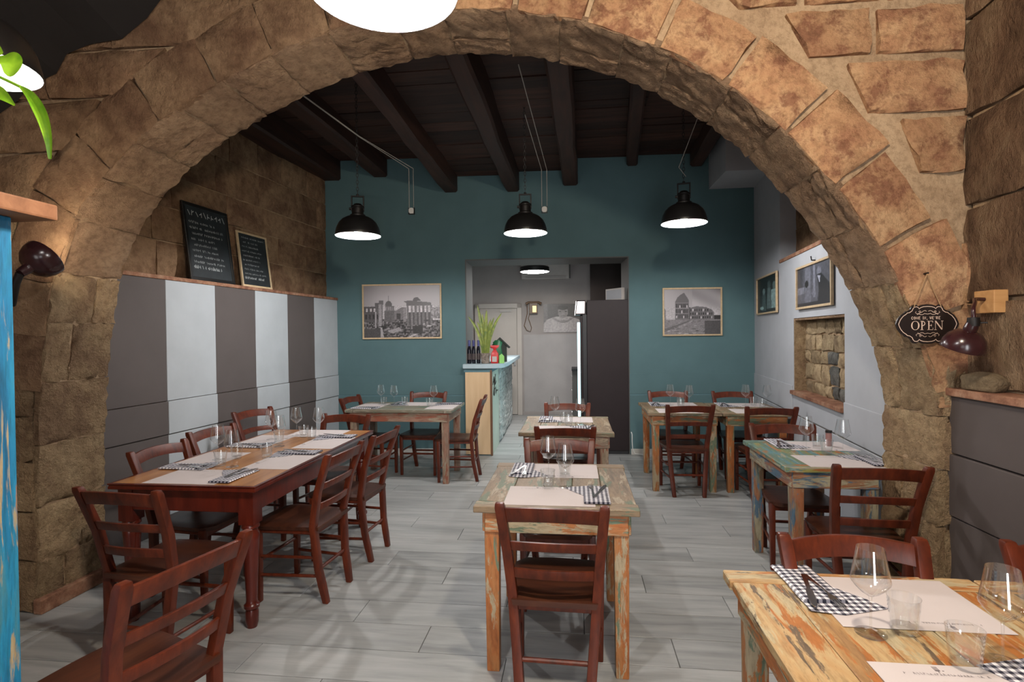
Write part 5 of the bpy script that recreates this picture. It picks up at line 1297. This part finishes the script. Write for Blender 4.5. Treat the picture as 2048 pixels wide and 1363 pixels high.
m = MB(); m.sweep([[(-a, -b, z), (a, -b, z), (a, b, z), (-a, b, z)] for z, a, b in ((0, .045, .03), (.06, .05, .035), (.13, .045, .028), (.17, .02, .012), (.18, .012, .01))]); m.obj('wrapper', 'redpack', t, .006, smooth=60)
m = MB(); m.sweep([[(-a, -b, z), (a, -b, z), (a, b, z), (-a, b, z)] for z, a, b in ((.18, .012, .01), (.21, .05, .012), (.235, .06, .006))]); m.obj('ruffle', 'redpack', t, .002, smooth=60)
MB().box(-.03, .03, -.0375, -.0345, .02, .09).obj('label', 'acwhite', t)
x, y = onc(.12, .118); t = thing('table_card', 'lime green notched card standing at the edge of the bar counter', 'card', (x, y, CZ), .15)
MB().prism([(-.032, 0), (.032, 0), (.032, .09), (0, .125), (-.032, .10)], lambda a, b, d: (a, d, b), 0, .003).obj('card_face', 'lime', t)
MB().prism([(-.032, 0), (.032, 0), (.032, .09), (0, .125), (-.032, .10)], lambda a, b, d: (a, .055 + d - b * .4, b), 0, .003).obj('card_back', 'lime', t)
x, y = onc(.55, .05); t = thing('birdhouse', 'black gabled birdhouse-shaped box on the bar counter behind the lime card', 'birdhouse', (x, y, CZ), .2)
m = MB(); m.prism([(-.09, 0), (.09, 0), (.09, .22), (0, .31), (-.09, .22)], lambda a, b, d: (a, d, b), -.07, .07); m.obj('body', 'birdroof', t)
for s in (-1, 1):
    m = MB(); m.prism([(0, .335), (0, .305), (s * .12, .185), (s * .14, .2)], lambda a, b, d: (a, d, b), -.09, .09); m.obj('roof', 'birdroof', t)
x, y = onc(.30, .045); t = thing('foil_bag', 'crumpled green foil bag on the bar counter in front of the birdhouse', 'packet', (x, y, CZ))
m = MB(); secs = []; Rg = random.Random(9)
for z, a, b in ((0, .06, .04), (.08, .07, .05), (.16, .06, .045), (.22, .05, .03), (.27, .06, .015), (.30, .035, .01)):
    secs.append([(a * math.cos(2 * PI * i / 10) * Rg.uniform(.85, 1.12), b * math.sin(2 * PI * i / 10) * Rg.uniform(.8, 1.15), z) for i in range(10)])
m.sweep(secs); m.obj('foil', 'greenpack', t, smooth=25)
MB().box(-.02, .0, -.056, -.05, .10, .16).obj('label', 'acwhite', t)

# ------------------------------------------------------------------ fridge in the doorway and the things around it
t = thing('drinks_fridge', 'tall dark drinks fridge seen side-on in the doorway with lit glass edge', 'fridge', (.40, 7.02, 0))
MB().box(-.245, .278, 0, .62, .05, 1.985).obj('body', 'fridge', t, .006)
MB().box(-.235, .27, .02, .6, 0, .05).obj('plinth', 'fridgedark', t)
MB().box(-.30, -.247, .0, .62, .06, 1.80).obj('door', 'fridgedark', t, .004)
MB().box(-.366, -.334, .0, .6, .12, 1.70).obj('glass_pane', 'cyan', t)
MB().box(-.332, -.302, .0, .6, .06, 1.78).obj('door_frame', 'fridge', t, .003)
MB().box(-.345, -.337, .04, .07, .9, 1.3).obj('handle', 'chrome', t)
m = MB(); m.sweep([[(-.395, yy, z0), (-.26, yy, z0), (-.26, yy, z1), (-.375 + .0, yy, z1)] for yy, z0, z1 in ((.0, 1.80, 1.985), (.62, 1.80, 1.985))]); m.obj('header', 'fridge', t, .004)
m = MB(); m.sweep([[(-.382, yy, 1.815), (-.275, yy, 1.815), (-.27, yy, 1.97), (-.365, yy, 1.97)] for yy in (-.004, .0)]); m.obj('header_trim', 'chrome', t)
m = MB(); m.hexa([(-.401, .02, 1.81), (-.396, .02, 1.81), (-.396, .6, 1.81), (-.401, .6, 1.81), (-.384, .02, 1.975), (-.378, .02, 1.975), (-.378, .6, 1.975), (-.384, .6, 1.975)]); m.obj('light_panel', 'lightbox', t)
t = thing('white_box', 'flat white box standing on top of the dark fridge', 'box', (.53, 7.25, 1.986), -.95)
MB().box(-.17, .17, -.02, .02, 0, .16).obj('case', 'acwhite', t, .006)
MB().box(-.15, .15, -.0215, -.0195, .02, .14).obj('front_plate', 'greywall', t)
m = MB(); m.tube([(.700, 6.97, .30), (.708, 6.95, .27), (.705, 6.93, .20), (.71, 6.93, .10), (.74, 6.94, .03), (.85, 6.97, .012)], .006, 6); tag(m.obj('power_cable', 'whitecable', smooth=50), 'white cable hanging down the jamb beside the fridge', 'cable')
t = thing('ceiling_light', 'round lit disc lamp with black rim hanging in the room behind the doorway', 'lamp', (-.62, 8.5, 2.535))
MB().lathe([(.225, .0), (.23, .0), (.23, .07), (.20, .085), (.001, .085)], 40).obj('rim', 'black', t, smooth=40)
MB().lathe([(.001, -.002), (.21, -.004), (.226, .004)], 40).obj('diffuser', 'led', t, smooth=40)
MB().tube([(0, 0, .08), (0, 0, .395)], .02, 10).obj('stem', 'black', t)
t = thing('air_conditioner', 'off-white split air conditioner high on the wall behind the disc lamp', 'air conditioner', tuple(BR(bru(-1.01), 2.6, 0)))
o_ = BR(bru(-1.01), 2.6, 0)
def acb(u0, u1, z0, z1, n0, n1, nm, mt, bev=.0):
    m = MB(); BR.box(m, bru(-1.01) + u0, bru(-1.01) + u1, 2.6 + z0, 2.6 + z1, n0, n1); m.v = [tuple(Vector(p) - o_) for p in m.v]; m.obj(nm, mt, t, bev)
acb(0, .93, .0, .30, 0, .2, 'casing', 'acwhite', .02); acb(.08, .85, .015, .03, .2, .206, 'louvre', 'backroom'); acb(.08, .85, .045, .06, .2, .206, 'louvre', 'backroom'); acb(.9, .93, .0, .3, .2, .203, 'side_trim', 'reveal')
P0 = BR(bru(-.78), 1.95, .02)
t = thing('wall_telephone', 'old wooden wall telephone with brass face and dangling cord', 'telephone', tuple(P0))
def tb(u0, u1, z0, z1, n0, n1, nm, mt, bev=.004):
    m = MB(); BR.box(m, bru(-.78) + u0, bru(-.78) + u1, 1.95 + z0, 1.95 + z1, .0 + n0, n1); m.v = [tuple(Vector(p) - P0) for p in m.v]; return m.obj(nm, mt, t, bev)
tb(-.085, .07, 0, .20, .018, .09, 'case', 'phonewood'); tb(-.03, .05, .02, .15, .09, .10, 'faceplate', 'brass')
m = MB(); m.tube([Vector(BR(bru(-.78) - .15, 2.13, .10)) - P0, Vector(BR(bru(-.78) - .10, 2.165, .10)) - P0, Vector(BR(bru(-.78) + .09, 2.165, .10)) - P0, Vector(BR(bru(-.78) + .14, 2.13, .10)) - P0], [.03, .018, .018, .03], 10); m.obj('handset', 'phonewood', t, smooth=50)
m = MB(); m.tube([Vector(BR(bru(-.78) + a, z, .03)) - P0 for a, z in ((-.13, 2.1), (-.13, 1.95), (-.17, 1.80), (-.19, 1.72), (-.14, 1.63), (-.07, 1.61), (-.05, 1.68), (-.08, 1.78), (-.11, 1.86), (-.08, 1.96))], .007, 6); m.obj('cord', 'phonewood', t, smooth=50)
t = thing('storage_cabinet', 'dark cabinet with small knobs beside the lit fridge glass in the room behind', 'cabinet', (.10, 9.1, 0))
MB().box(-.14, .3, -.25, .28, 0, .95).obj('body', 'reveal', t, .004); MB().box(-.16, .32, -.27, .29, .95, .985).obj('top', 'fridgedark', t, .003)
for z0, z1 in ((.06, .46), (.48, .78), (.80, .93)):
    d = MB().box(-.152, -.14, -.235, .265, z0, z1).obj('drawer', 'reveal', t, .003); MB().lathe([(.001, -.02), (.016, -.02), (.01, 0)], 10, (-.16, 0, (z0 + z1) / 2)).obj('knob', 'steel', d)
